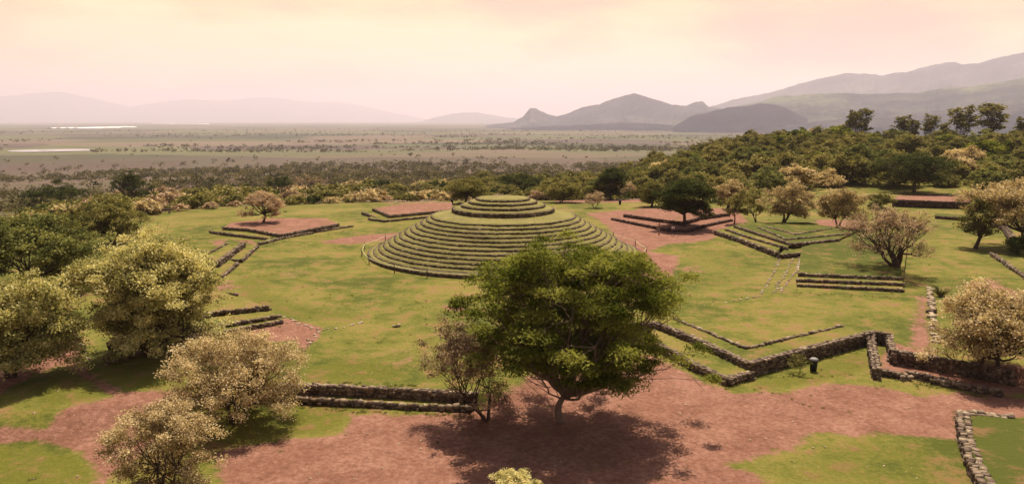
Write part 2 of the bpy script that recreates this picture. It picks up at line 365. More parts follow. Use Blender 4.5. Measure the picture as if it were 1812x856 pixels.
DIRT = [  # (outline in photograph pixels dropped onto the ground, softness in m, amount)
 ([(400, 900), (372, 805), (470, 778), (600, 772), (622, 735), (740, 732), (850, 722), (900, 690), (960, 650), (1040, 632), (1110, 625), (1165, 632), (1240, 672), (1290, 694), (1400, 692), (1480, 676), (1560, 684), (1640, 703), (1700, 692), (1840, 703), (1860, 735), (1705, 745), (1688, 775), (1440, 766), (1400, 796), (1290, 822), (1340, 835), (1400, 900)], 1.0, 1),
 ([(100, 585), (135, 600), (160, 660), (220, 692), (330, 690), (345, 730), (260, 795), (180, 860), (140, 800), (60, 782), (-60, 790), (-60, 748), (80, 757), (112, 722), (200, 703), (150, 672), (112, 645), (60, 662), (0, 700), (-60, 710), (-60, 640), (40, 640)], 0.8, 1),
 ([(418, 602), (440, 572), (510, 563), (572, 580), (562, 600), (538, 622), (520, 602), (470, 606)], 0.5, 1),
 ([(560, 430), (600, 421), (660, 414), (735, 409), (735, 420), (620, 432)], 0.8, 0.9),
 ([(1035, 378), (1090, 372), (1170, 372), (1300, 368), (1325, 392), (1270, 408), (1262, 425), (1180, 432), (1150, 445), (1198, 452), (1200, 475), (1175, 500), (1140, 508), (1100, 500), (1105, 450), (1075, 400)], 1.2, 1),
 ([(1440, 388), (1530, 388), (1540, 403), (1500, 408), (1440, 403)], 1.0, 0.8),
 ([(1610, 345), (1720, 345), (1720, 353), (1600, 350)], 1.0, 0.8),
 ([(1608, 570), (1622, 520), (1645, 518), (1650, 590), (1662, 628), (1600, 612)], 1.0, 0.75),
 ([(1690, 500), (1760, 490), (1830, 520), (1830, 545), (1720, 530)], 2.0, 0.7),
 ([(1560, 618), (1690, 640), (1830, 650), (1830, 700), (1700, 690), (1560, 660)], 0.8, 0.95),
 ([(290, 525), (400, 520), (405, 552), (300, 560)], 0.8, 0.8),
 ([(372, 424), (450, 424), (462, 436), (440, 440), (380, 440)], 0.8, 0.7),
 ([(372, 500), (420, 495), (425, 515), (380, 518)], 0.8, 0.6),
 ([(200, 900), (230, 840), (330, 850), (400, 900)], 0.8, 0.0),
 ([(480, 470), (560, 476), (560, 495), (500, 496)], 1.5, 0.45),
 ([(770, 538), (840, 538), (830, 552), (780, 552)], 0.8, 0.6),
 ([(1200, 470), (1250, 468), (1250, 482), (1200, 484)], 1.0, 0.5),
 ([(680, 620), (740, 610), (745, 640), (690, 645)], 1.0, 0.5),
 ([(640, 358), (760, 353), (800, 356), (800, 360), (700, 364)], 1.0, 0.5),
 ([(980, 352), (1140, 352), (1140, 358), (980, 358)], 0.6, 0.75),
 ([(880, 366), (1010, 366), (1060, 374), (1000, 380)], 0.8, 0.4),
 ([(1100, 275), (1160, 268), (1180, 272), (1050, 282)], 6, 0.0),
]
LUSH = [
 ([(400, 500), (430, 485), (500, 482), (480, 515), (560, 545), (640, 552), (640, 566), (540, 568), (440, 548)], 1.5, 0.75),
 ([(540, 650), (600, 632), (690, 640), (720, 668), (620, 676), (540, 672)], 0.8, 0.9),
 ([(-40, 782), (60, 790), (150, 805), (200, 860), (-40, 900)], 0.8, 1),
 ([(60, 670), (120, 655), (190, 700), (110, 715), (70, 735)], 0.8, 0.9),
 ([(1330, 820), (1500, 770), (1680, 780), (1690, 900), (1400, 900)], 1.5, 0.55),
 ([(1330, 675), (1420, 655), (1530, 610), (1545, 650), (1500, 668), (1400, 686), (1330, 690)], 0.7, 0.8),
 ([(500, 705), (740, 720), (620, 735), (600, 765), (480, 775), (380, 800), (350, 850), (250, 850), (350, 760)], 0.8, 0.75),
 ([(180, 650), (290, 640), (290, 690), (230, 690), (180, 665)], 0.6, 0.9),
 ([(860, 805), (960, 800), (990, 900), (850, 900)], 0.8, 1.3),
 ([(1080, 815), (1170, 820), (1180, 900), (1060, 900)], 0.8, 1.3),
 ([(1190, 440), (1260, 435), (1350, 455), (1350, 500), (1230, 520), (1200, 500)], 2, 0.5),
 ([(1480, 325), (1830, 318), (1830, 340), (1500, 345)], 3, 0.6),
 ([(250, 370), (560, 352), (780, 350), (780, 362), (560, 372), (400, 385), (300, 395)], 3, 0.5),
]
near = np.hypot(fx, fy) < 260
def paint(lst):
    a = np.zeros(len(fx))
    for poly, soft, amt in lst:
        if amt == 0: continue
        wp = [hit(x, min(y, 900))[:2] for x, y in poly]
        s = np.full(len(fx), -99.0); s[near] = sdist(fx[near], fy[near], wp)
        a = np.maximum(a, amt*np.clip(0.5+0.5*s/soft, 0, 1))
    return a
dirt = paint(DIRT); lush = paint(LUSH)
dd = np.hypot(fx, fy); uu = np.where(fy > 1, fx/np.maximum(fy, 1), 9)*1300+906
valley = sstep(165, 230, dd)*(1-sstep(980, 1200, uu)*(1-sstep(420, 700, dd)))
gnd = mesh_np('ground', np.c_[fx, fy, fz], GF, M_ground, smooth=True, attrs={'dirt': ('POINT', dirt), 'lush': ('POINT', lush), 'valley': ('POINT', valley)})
tag(gnd, kind='structure')

# ------------------------------------------------------------------ mountains (real ridges at their own distance)
def mountain_mat(name, a, b_, c_, sc=0.0012):
    m, t, o = newmat(name); g = N(t, 'ShaderNodeNewGeometry'); pos = g.outputs['Position']
    n1 = noise(t, pos, sc, 6, 0.6); n2 = noise(t, pos, sc*9, 4, 0.6)
    r = ramp(t, [(0.36, a), (0.5, b_), (0.62, c_)]); L(t, math_(t, 'MULTIPLY_ADD', n2, 0.3, math_(t, 'MULTIPLY', n1, 0.7)), r.inputs[0])
    bsdf(t, o, r.outputs[0], 1.0, None, 0.0); return m
MM1 = mountain_mat('mountain_scrub', (0.020, 0.026, 0.038), (0.045, 0.050, 0.062), (0.10, 0.095, 0.09))
MM2 = mountain_mat('mountain_forest_shadow', (0.014, 0.018, 0.030), (0.024, 0.028, 0.042), (0.05, 0.05, 0.055))  # dark forest tone; also paints the cloud shadow on the near right range
MM3 = mountain_mat('mountain_pasture', (0.024, 0.030, 0.042), (0.055, 0.062, 0.062), (0.13, 0.14, 0.085), 0.0016)
def ridge(name, prof, D, W, mat, gul=0.25, seed=0, n=360, back=0.6, freq=60):
    px = np.array([p[0] for p in prof], float); py = np.array([p[1] for p in prof], float)
    xs = np.linspace(px[0], px[-1], n); ys = np.interp(xs, px, py)
    ys = ys+(fbm(xs/9+seed, xs*0+seed, 4)-0.5)*2.2
    u = (xs-906)/FPX; v = (428-ys)/FPX
    dx, dy, dz = u, CP+v*SP, -SP+v*CP
    hl = np.hypot(dx, dy); azv = np.arctan2(dx, dy); hp = CAMZ+D*dz/hl
    ts = np.concatenate([np.linspace(0, 1, 46), 1+np.linspace(0.05, back, 8)])
    A, T = np.meshgrid(azv, ts); HP = np.meshgrid(hp, ts)[0]
    Rr = D-W+T*W
    base = -62.0
    f = np.where(T <= 1, np.clip(T, 0, 1)**1.35, np.clip(1-(T-1)/back, 0, 1)**1.2)
    warp = (fbm(A*22+seed, T*2.2)-0.5)*0.05
    g = np.abs(fbm((A+warp)*freq+seed*3.1, T*1.7+seed, 5)-0.5)*2
    g2 = fbm(A*freq*3+seed, T*9, 4)
    k = (1-T)*np.clip(T*4, 0, 1)
    k = np.where(T > 1, 0, k)
    Z = base+(HP-base)*np.clip(f*(1-k*gul*2.4*g)+k*gul*0.5*(g2-0.5), 0, None)
    Rr = Rr+ (fbm(A*freq*0.5+seed, T*3)-0.5)*W*0.12
    V = np.stack([np.sin(A)*Rr, np.cos(A)*Rr, Z], -1).reshape(-1, 3)
    m_, n_ = A.shape; i = np.arange(m_-1)[:, None]*n_; j = np.arange(n_-1)[None, :]
    F = np.stack([i+j, i+j+1, i+n_+j+1, i+n_+j], -1).reshape(-1, 4)[:, ::-1]
    o = mesh_np(name, V, F, mat, smooth=True); return tag(o, kind='structure')
ridge('hills', [(-260, 176), (-100, 168), (0, 172), (60, 165), (110, 163), (180, 178), (230, 190), (290, 180), (330, 176), (400, 178), (470, 172), (540, 180), (600, 181), (640, 187), (690, 199), (740, 208), (790, 216)], 40000, 7000, MM1, 0.15, 1)
ridge('hills', [(735, 217), (765, 209), (800, 201), (840, 199), (880, 205), (925, 212), (960, 217)], 25000, 4000, MM1, 0.15, 2, 200)
ridge('mountain', [(1150, 214), (1200, 200), (1252, 190), (1296, 177), (1329, 171), (1369, 162), (1413, 149), (1460, 137), (1500, 129), (1530, 130), (1563, 134), (1581, 130), (1607, 127), (1636, 118), (1661, 113), (1687, 110), (1702, 115), (1731, 113), (1764, 103), (1812, 93), (1900, 84), (2050, 100)], 13500, 4200, MM1, 0.25, 3)
ridge('mountain', [(860, 222), (905, 217), (925, 207), (938, 192), (948, 192), (970, 203), (985, 206), (1000, 203), (1030, 190), (1060, 185), (1085, 175), (1105, 170), (1122, 165), (1140, 170), (1165, 178), (1190, 186), (1215, 187), (1232, 180), (1243, 179), (1255, 190), (1300, 196), (1360, 205), (1420, 220)], 9000, 2300, MM1, 0.3, 4)
ridge('mountain', [(1190, 214), (1234, 200), (1296, 190), (1347, 180), (1376, 170), (1428, 167), (1497, 165), (1552, 167), (1625, 164), (1661, 157), (1716, 153), (1771, 144), (1812, 138), (1900, 128), (2050, 120)], 7200, 2600, MM3, 0.28, 5)
ridge('hills', [(1190, 226), (1222, 206), (1262, 197), (1290, 190), (1318, 188), (1345, 183), (1372, 185), (1392, 191), (1408, 201), (1436, 213), (1465, 222)], 5600, 1100, MM2, 0.30, 6, 160, freq=30)  # shaded slab: cloud shadow put into this hill's shape and dark colour
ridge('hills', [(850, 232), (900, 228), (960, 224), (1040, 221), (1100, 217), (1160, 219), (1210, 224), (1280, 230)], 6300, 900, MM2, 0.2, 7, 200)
ridge('hills', [(1390, 224), (1450, 214), (1520, 208), (1620, 200), (1700, 193), (1780, 186), (1850, 180), (1980, 178)], 4600, 1300, MM1, 0.25, 8, 220)

# water and greenhouse roofs on the plain
def water_mat():
    m, t, o = newmat('lake_water'); g = N(t, 'ShaderNodeNewGeometry')
    n = noise(t, g.outputs['Position'], 0.3, 3); b = bsdf(t, o, (0.25, 0.22, 0.16), 0.05, bump(t, n, 0.15, 0.2), 0.9)
    return m
M_water = water_mat()
def lake(px0, px1, py, name='lake', asp=0.5, label=None):
    c = hit((px0+px1)/2, py); d = math.hypot(c[0], c[1]); rx = (px1-px0)/2/FPX*d
    th = np.linspace(0, 2*np.pi, 48, endpoint=False)
    ry = rx*asp
    rad = 1+0.25*(fbm(np.cos(th)*1.3+px0, np.sin(th)*1.3+2)-0.5)
    X = c[0]+np.cos(th)*rx*rad; Y = c[1]+np.sin(th)*ry*rad
    z = float(np.max(Hh(X, Y)))+0.4
    V = np.r_[np.c_[X, Y, np.full(48, z)], np.c_[X*1.0, Y, np.full(48, z-7)]]
    F = [list(range(48))]+[[i, i+48, (i+1) % 48+48, (i+1) % 48] for i in range(48)]
    return tag(pymesh(name, V, F, M_water), kind='structure')
lake(38, 148, 266, asp=1.0)
M_ghouse = plain('greenhouse_plastic', (0.80, 0.78, 0.74), 0.5)
def greenhouse(px0, px1, py, label):
    c = hit((px0+px1)/2, py); d = math.hypot(c[0], c[1]); wx = (px1-px0)/FPX*d
    e = empty('greenhouse', c, label, 'greenhouse', 'white greenhouses on the far plain')
    n = max(2, int(wx/60)); mb = MB(); wl = MB()
    bw = wx/n
    for i in range(n):
        x0 = -wx/2+i*bw
        V = [(x0, -180, 6), (x0+bw/2, -180, 12), (x0+bw, -180, 6), (x0, 180, 6), (x0+bw/2, 180, 12), (x0+bw, 180, 6)]
        mb.add(V, [[0, 1, 4, 3], [1, 2, 5, 4]]); 
    wl.box((0, 0, 3), (wx, 360, 5.9), a=0.5)
    mb.build('roof', M_ghouse, e); wl.build('wall', M_ghouse, e)
for a in [(108, 158, 228, 'leftmost long white greenhouse on the hazy far plain'), (163, 195, 227, 'white greenhouse just right of the leftmost one on the far plain'),
          (203, 225, 226, 'short faint white greenhouse in the middle of the far row'), (275, 300, 219, 'smaller of the two right-hand white greenhouses near the far hills'),
          (310, 362, 220, 'rightmost long white greenhouse near the foot of the far hills')]: greenhouse(*a)

# ------------------------------------------------------------------ haze
hz = MB(); hz.box((0, 0, 840), (100000, 100000, 1900), a=0.5)
m, t, o = newmat('haze')
pv = N(t, 'ShaderNodeVolumePrincipled'); pv.inputs['Color'].default_value = (0.86, 0.79, 0.88, 1); pv.inputs['Density'].default_value = 0.000064
pv.inputs['Anisotropy'].default_value = 0.35
L(t, pv.outputs[0], o.inputs['Volume'])
haze = hz.build('haze', m); tag(haze, kind='stuff')

# ------------------------------------------------------------------ the round stepped mound
MC = np.array([-1.2, 99.0])
e_m = empty('stepped_mound', (MC[0], MC[1], 0), 'large round grass covered stepped pyramid in the middle of the lawn', 'pyramid')
low = [(18.1-0.70*i, 0.05+0.405*i) for i in range(13)]
tiersR = [(r, z) for r, z in low] + [(6.75, 5.55), (5.6, 6.25), (4.6, 6.72), (3.6, 7.12)]
tiersR[0] = (18.1, -0.2)
def wob(th, k): return 0.17*(fbm(np.cos(th)*2.5+k*0.35, np.sin(th)*2.5+k*0.2)-0.5)*2
def lathe(profile, n, k0):
    th = np.linspace(0, 2*np.pi, n, endpoint=False); V = []
    for (r, z, k, zn) in profile:
        rw = r+wob(th, k)*(1 if r > 0.5 else 0); zz = z+zn*(fbm(np.cos(th)*r*0.6+k, np.sin(th)*r*0.6)-0.5)
        V.append(np.c_[np.cos(th)*rw, np.sin(th)*rw, zz])
    m_ = len(V); i = np.arange(m_-1)[:, None]*n; j = np.arange(n)[None, :]
    F = np.stack([i+j, i+(j+1) % n, i+n+(j+1) % n, i+n+j], -1).reshape(-1, 4)
    return np.concatenate(V), F
def ringwall(mb, capmb, c, R, k, z0, z1, th=0.35, step=0.36):
    n = int(2*math.pi*R/step); a = 0
    nc = max(1, int(round((z1-z0)/0.24)))
    for cidx in range(nc):
        a = rng.random()
        while a < 2*math.pi+0.5:
            wd = rng.uniform(0.18, 0.42)
            aa = a+wd/2/R
            rw = R+float(wob(np.array([aa]), k)[0])+rng.uniform(-0.05, 0.06)
            zc = z0+(cidx+0.5)*(z1-z0)/nc
            top = cidx == nc-1
            h = (z1-z0)/nc*rng.uniform(0.85, 1.1)
            pa = rng.random()
            if top and rng.random() < 0.10: pa += 2; h *= 0.85
            if rng.random() > 0.07: mb.box((c[0]+math.cos(aa)*rw, c[1]+math.sin(aa)*rw, zc+rng.uniform(-0.02, 0.03)), (th, wd*1.02, h), aa+rng.uniform(-.12, .12), 0.28, pa)
            a += wd/R
            if a > 2*math.pi+0.2: break
for k, (r, z) in enumerate(tiersR):
    if k < len(tiersR)-1: r2, z2 = tiersR[k+1]
    else: r2, z2 = 0.02, 7.45
    rise = 0.125
    if k == 0: rise = 0.62
    if k == 13: rise = 0.45
    if k > 13: rise = 0.25
    if k == 12: prof = [(r, z-0.1, k, 0), (r-0.06, z+rise, k, 0.03), (r-0.6, z+rise+0.10, k, 0.08), (r-1.7, z+rise+0.2, k, .1), (r2-0.2, z2+0.03, k+1, .05)]
    elif k == 16: prof = [(r, z-0.1, k, 0), (r-0.06, z+rise, k, 0.03), (r*0.7, z+rise+0.10, k, 0.05), (r*0.35, z2+.05, k, .05), (0.02, z2+.1, k, 0)]
    else: prof = [(r, z-0.1, k, 0), (r-0.06, z+rise, k, 0.03), ((r+r2)/2-0.05, (z+rise)*0.5+z2*0.5+0.02, k+.5, 0.13), (r2-0.2, z2+0.03, k+1, 0.03)]
    V, F = lathe(prof, 260, k)
    o = mesh_np('grass_terrace', V, F, M_mound, e_m, True)
    mb, cm = MB(), MB()
    thc = np.linspace(0, 2*np.pi, 200, endpoint=False); rc_ = r-0.02+wob(thc, k); Vc = []
    for q_, zz in ((0.1, z-0.05), (0.1, z+rise-0.04), (-0.12, z+rise-0.04), (-0.12, z-0.05)): Vc.append(np.c_[np.cos(thc)*(rc_+q_), np.sin(thc)*(rc_+q_), np.full(200, zz)])
    i_ = (np.arange(3)[:, None]*200); j_ = np.arange(200)[None, :]
    mb.add(np.concatenate(Vc), np.stack([i_+j_, i_+(j_+1) % 200, i_+200+(j_+1) % 200, i_+200+j_], -1).reshape(-1, 4), 0.0)
    ringwall(mb, cm, (0, 0), r+0.02, k, z-0.04, z+rise+0.01, 0.2)
    # a few pale stones join the dark ones of the same riser
    st = mb.build('stone_edge', M_stone_ring, o)
    if cm.V: cm.build('pale_stones', M_cap, o)

# rope barrier around the mound
M_post = plain('dark_post', (0.05, 0.035, 0.03), 0.8); M_rope = plain('pale_rope', (0.55, 0.50, 0.28), 0.8)
e_r = empty('rope_barrier', (MC[0], MC[1], 0), 'low rope barrier on short dark posts running round the foot of the mound', 'barrier')
npst = 20; pts = []
rope = []
for i in range(npst+1):
    a = 2*math.pi*i/npst+0.21+ (0.04*math.sin(i*2.3) if i < npst else 0.0); rr_ = 19.15+0.2*math.sin(i*1.7)*(i < npst)
    pts.append((math.cos(a)*rr_, math.sin(a)*rr_))
pts[-1] = pts[0]
for i in range(npst):
    mb = MB(); x, y = pts[i]; mb.tube([(x, y, -0.2), (x, y, 0.5), (x, y, 1.05), (x, y, 1.07)], [0.06, 0.055, 0.05, 0.005], 7); mb.build('post', M_post, e_r)
    for s in range(8):
        f = s/8; x2, y2 = pts[i+1]
        rope.append((x+(x2-x)*f, y+(y2-y)*f, 0.85-0.5*f*(1-f)))
rope.append((*pts[-1], 0.85))
mb = MB(); mb.tube(rope, 0.035, 5); mb.build('rope', M_rope, e_r, True)

# ------------------------------------------------------------------ dry stone walls and platforms
def wallstones(mb, cm, pts, z0, z1, th, capp=0.35, zf=None, outw=0.0, course=0.21, rnd=0.42):
    """pts: xy list; z0 and z1 numbers"""
    rows = 2 if th > 0.39 else 1
    for a, b in zip(pts[:-1], pts[1:]):
        a = np.array(a[:2]); b = np.array(b[:2]); e = b-a; Ls = np.linalg.norm(e)
        if Ls < 0.05: continue
        t = e/Ls; nrm = np.array([-t[1], t[0]]); ang = math.atan2(t[1], t[0])
        nc = max(1, int(round((z1-z0)/course))); ch = (z1-z0)/nc
        mb.box((*((a+b)/2), (z0+z1)/2-0.04), (Ls, th*0.6, max(0.04, z1-z0-0.10)), ang, 0, 0.0)
        for c in range(nc):
            for r in range(rows):
                s = rng.uniform(-0.2, 0.1)
                while s < Ls:
                    wd = rng.uniform(0.18, 0.44)
                    off = (0 if rows == 1 else (r-0.5)*th*0.5)+rng.uniform(-0.08, 0.08)
                    p = a+t*(s+wd/2)+nrm*off
                    hh = ch*rng.uniform(0.7, 1.35)
                    pa = rng.random()+(2 if c == nc-1 and rng.random() < capp*0.8 else 0)
                    mb.box((p[0], p[1], z0+(c+0.5)*ch+rng.uniform(-.02, .035)), (wd*1.0, th/rows*rng.uniform(0.85, 1.1), hh), ang+rng.uniform(-.1, .1), rnd, pa)
                    s += wd
def level_pts(px, z): return [P(x, y, z)[:2] for x, y in px]
def prism(name, poly, z0, z1, mat, parent):
    # subdivided top so the turf is slightly uneven
    n = len(poly); V = [(p[0], p[1], z0) for p in poly]+[(p[0], p[1], z1) for p in poly]
    F = [list(range(n, 2*n))]+[[i, (i+1) % n, (i+1) % n+n, i+n] for i in range(n)]
    area = sum(poly[i][0]*poly[(i+1) % n][1]-poly[(i+1) % n][0]*poly[i][1] for i in range(n))
    if area < 0: F = [f[::-1] for f in F]
    return pymesh(name, V, F, mat, parent)
def platform(label, levels, name='stone_platform', cat='platform', base=0.0, group='low stone platforms around the round lawn'):
    """levels: (front top-edge px, z, back px, turf material, wall height, thickness[, cap share])"""
    f0 = levels[0][0]; c = P(f0[len(f0)//2][0], f0[len(f0)//2][1], levels[0][1])
    e = empty(name, (c[0], c[1], base), label, cat, group)
    off = np.array([c[0], c[1]])
    for lv in levels:
        fr, z, bk, mat, wh, th = lv[:6]; cp = lv[6] if len(lv) > 6 else 0.35; sm = lv[7] if len(lv) > 7 else M_stone
        fp = [p-off for p in level_pts(fr, z)]; bp = [p-off for p in level_pts(bk, z)]
        if mat is not None:
            prism('turf_top', fp+bp, -0.35, z-base, mat, e)
        mb, cm = MB(), MB(); wallstones(mb, cm, fp, z-base-wh-0.08, z-base+0.05, th, cp)
        s = mb.build('stone_wall', sm, e)
        if cm.V: cm.build('cap_stones', M_cap, s)
    return e
T, TG, TD = M_turf, M_turf_green, M_turf_dirt
# front right terrace: retaining wall along the lowered path
platform('long stepped retaining wall with a corner facing the red path, front right of the mound', [
  ([(1146, 601), (1170, 609), (1225, 640), (1288, 669), (1328, 657)], -0.45, [(1330, 642), (1225, 596), (1160, 571)], T, 0.6, 0.5, 0.45),
  ([(1100, 575), (1160, 570), (1225, 595), (1325, 641), (1440, 612), (1545, 586), (1574, 590)], 0.03, [(1540, 580), (1325, 632), (1160, 565)], None, 1.05, 0.55, 0.5),
  ], base=-1.0)
platform('square lawn outlined by a low stone kerb behind the corner of the retaining wall', [
  ([(1192, 562), (1320, 614), (1487, 576)], 0.12, [(1340, 527), (1218, 543)], T, 0.12, 0.25, 0.9)])
platform('three stone steps below the lawn with the bare spreading tree, right of the patio', [
  ([(1410, 503), (1597, 511)], 0.3, [(1606, 430), (1445, 440)], T, 0.32, 0.35, 0.3),
  ([(1411, 494), (1597, 501)], 0.6, [(1606, 430), (1445, 438)], T, 0.32, 0.35, 0.15),
  ([(1413, 484), (1595, 491)], 0.9, [(1592, 418), (1512, 413), (1418, 437)], TG, 0.32, 0.35, 0.25)])
platform('long tiered platform with a bright green top in front of the two cream trees', [
  ([(1265, 408), (1310, 422), (1375, 446)], 0.6, [(1384, 434), (1340, 410), (1310, 396)], T, 0.6, 0.5, 0.35),
  ([(1284, 405), (1330, 420), (1393, 438)], 0.85, [(1400, 431), (1345, 408), (1315, 396)], T, 0.32, 0.35, 0.25),
  ([(1300, 399), (1350, 415), (1402, 431), (1484, 423)], 1.2, [(1512, 410), (1430, 393), (1330, 394)], TG, 0.35, 0.4, 0.3),
  ([(1341, 401), (1391, 423), (1504, 413)], 1.34, [(1462, 402), (1418, 395), (1356, 395)], TG, 0.2, 0.3, 0.4),
  ([(1378, 450), (1424, 447)], 0.5, [(1426, 436), (1394, 437)], T, 0.5, 0.3, 0.5),
  ([(1356, 400), (1407, 414), (1470, 404)], 1.45, [(1440, 398), (1390, 394)], TG, 0.15, 0.3, 0.3)])
platform('dark two tier platform under the dense round shade tree', [
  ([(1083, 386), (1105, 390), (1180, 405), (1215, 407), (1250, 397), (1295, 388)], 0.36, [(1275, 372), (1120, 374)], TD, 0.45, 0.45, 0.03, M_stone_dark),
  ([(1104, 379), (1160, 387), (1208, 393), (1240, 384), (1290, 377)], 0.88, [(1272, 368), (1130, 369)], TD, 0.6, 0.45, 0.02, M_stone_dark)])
platform('two tier platform with a red earth top left behind the mound', [
  ([(641, 375), (664, 384)], 0.4, [(700, 378), (690, 368)], T, 0.4, 0.4, 0.2),
  ([(652, 386), (680, 390), (765, 382), (800, 378)], 0.35, [(800, 366), (680, 366)], T, 0.35, 0.4, 0.3),
  ([(660, 369), (690, 381), (765, 374), (800, 371)], 0.85, [(800, 358), (720, 360)], TD, 0.5, 0.4, 0.15)])
platform('platform with red earth top and V shaped walls below the small pink tree', [
  ([(372, 409), (430, 416), (478, 422)], 0.35, [(500, 412), (470, 395), (400, 396)], T, 0.35, 0.4, 0.2),
  ([(458, 430), (500, 420), (551, 411)], 0.35, [(560, 402), (500, 410)], T, 0.35, 0.4, 0.5),
  ([(560, 409), (622, 399)], 0.3, [(600, 394), (560, 400)], T, 0.3, 0.35, 0.4),
  ([(395, 402), (440, 405), (497, 415), (545, 406), (598, 396)], 0.78, [(575, 386), (480, 386), (410, 394)], TD, 0.45, 0.45, 0.25)])
platform('narrow platform with a tall stone face seen end on, right of the yellow flowering tree', [
  ([(392, 488), (420, 465)], 0.3, [(395, 455), (375, 478)], T, 0.3, 0.35, 0.4),
  ([(404, 459), (428, 459), (456, 434)], 0.35, [(430, 428), (395, 450)], T, 0.35, 0.35, 0.3),
  ([(384, 463), (431, 429)], 1.0, [(405, 424), (362, 450)], T, 0.75, 0.5, 0.35),
  ([(370, 447), (402, 430)], 1.15, [(396, 425), (362, 445)], None, 0.25, 0.3, 0.1)])
platform('three long grassy steps running out from the shade of the yellow flowering tree', [
  ([(190, 640), (350, 592), (425, 580), (500, 566)], 0.28, [(440, 535), (300, 500), (250, 570)], T, 0.3, 0.35, 0.15),
  ([(185, 628), (365, 578), (430, 568), (490, 558)], 0.56, [(440, 530), (300, 500), (250, 565)], T, 0.3, 0.35, 0.15),
  ([(190, 606), (375, 552), (472, 542)], 0.95, [(415, 523), (300, 495), (250, 560)], T, 0.35, 0.35, 0.2)])
platform('long straight retaining wall with a lower ledge in front of the bright lawn, lower left', [
  ([(425, 699), (520, 703), (740, 715), (835, 719)], -0.68, [(835, 700), (745, 692), (505, 682), (440, 690)], T, 0.34, 0.35, 0.5),
  ([(440, 686), (505, 679), (620, 683), (745, 689), (840, 695)], 0.0, [(860, 690), (505, 672)], None, 1.0, 0.42, 0.45)], base=-1.0)
platform('grass block edged by a broad pale rubble wall in the bottom right corner', [
  ([(1795, 738), (1740, 732), (1704, 729), (1708, 762), (1727, 818), (1752, 862), (1800, 880)], -0.35, [(1990, 930), (1960, 760)], TG, 0.7, 0.75, 0.5)], base=-1.0)
platform('dark cornered wall at the edge of the left-hand red path', [
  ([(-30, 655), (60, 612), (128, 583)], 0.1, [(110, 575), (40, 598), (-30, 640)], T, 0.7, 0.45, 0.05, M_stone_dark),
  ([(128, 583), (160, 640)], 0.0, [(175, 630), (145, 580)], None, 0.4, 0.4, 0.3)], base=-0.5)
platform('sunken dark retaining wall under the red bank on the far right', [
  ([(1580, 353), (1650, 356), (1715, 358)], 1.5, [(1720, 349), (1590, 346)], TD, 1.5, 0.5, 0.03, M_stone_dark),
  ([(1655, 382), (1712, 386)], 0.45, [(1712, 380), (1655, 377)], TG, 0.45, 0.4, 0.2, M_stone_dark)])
platform('brown sloping wall beside the big tree on the right edge', [
  ([(1752, 388), (1780, 402), (1800, 430)], 0.7, [(1830, 430), (1800, 400), (1765, 384)], T, 0.7, 0.9, 0.1)])
platform('thin low wall running down to the right edge below the dark shaded bush', [
  ([(1755, 447), (1785, 468), (1840, 505)], 0.35, [(1840, 495), (1790, 462)], None, 0.35, 0.5, 0.3)])
for lab, pts_ in [('low outline wall at the back of the far green lawn', [(1462, 322), (1500, 325), (1530, 324)]), ('dark low wall beside the spiky bush in front of the far lawn', [(1500, 352), (1530, 347), (1548, 344)]),
                  ('thin kerb right under the lone umbrella tree on the far lawn', [(1585, 333), (1615, 337), (1665, 338)]), ('second thin kerb in the shade of the lone umbrella tree', [(1575, 342), (1650, 344), (1680, 344)])]:
    platform(lab, [(pts_, 0.55 if 'dark' in lab else 0.35, [(pts_[-1][0], pts_[-1][1]-3), (pts_[0][0], pts_[0][1]-3)], None, 0.4, 0.5, 0.1)], name='low_wall', cat='wall', group='low far walls')

# ruined room with low walls
e = empty('ruined_room', P(1600, 660, -1.0), 'roofless room of low rubble walls with door gaps beside the beige tree at right', 'ruin')
c0 = np.array(P(1600, 660, -1.0)[:2])
def freewall(e, c0, px, zt, zb, th, cp=0.4, nm='wall', mat=M_stone):
    fp = [P(x, y, zt)[:2]-c0 for x, y in px]; mb, cm = MB(), MB()
    wallstones(mb, cm, fp, zb, zt, th, cp)
    base = e.location[2]
    for M in (mb, cm):
        for v in M.V: v[:, 2] -= base
    s = mb.build(nm, mat, e)
    if cm.V: cm.build('cap_stones', M_cap, s)
freewall(e, c0, [(1541, 592), (1546, 622), (1552, 650)], -0.15, -1.1, 0.6, 0.6)
freewall(e, c0, [(1575, 592), (1580, 617)], 0.05, -1.1, 0.5, 0.6)
freewall(e, c0, [(1580, 618), (1640, 627), (1690, 637), (1790, 655)], 0.12, -1.1, 0.5, 0.3)
freewall(e, c0, [(1552, 652), (1592, 658)], -0.5, -1.1, 0.45, 0.3)
freewall(e, c0, [(1607, 655), (1652, 665)], -0.5, -1.1, 0.45, 0.2)
freewall(e, c0, [(1672, 672), (1770, 690)], -0.5, -1.1, 0.45, 0.2)
freewall(e, c0, [(1594, 660), (1604, 664)], -0.6, -1.1, 0.9, 0.8, 'pier')
freewall(e, c0, [(1650, 668), (1672, 672)], -0.6, -1.1, 1.0, 0.8, 'pier')

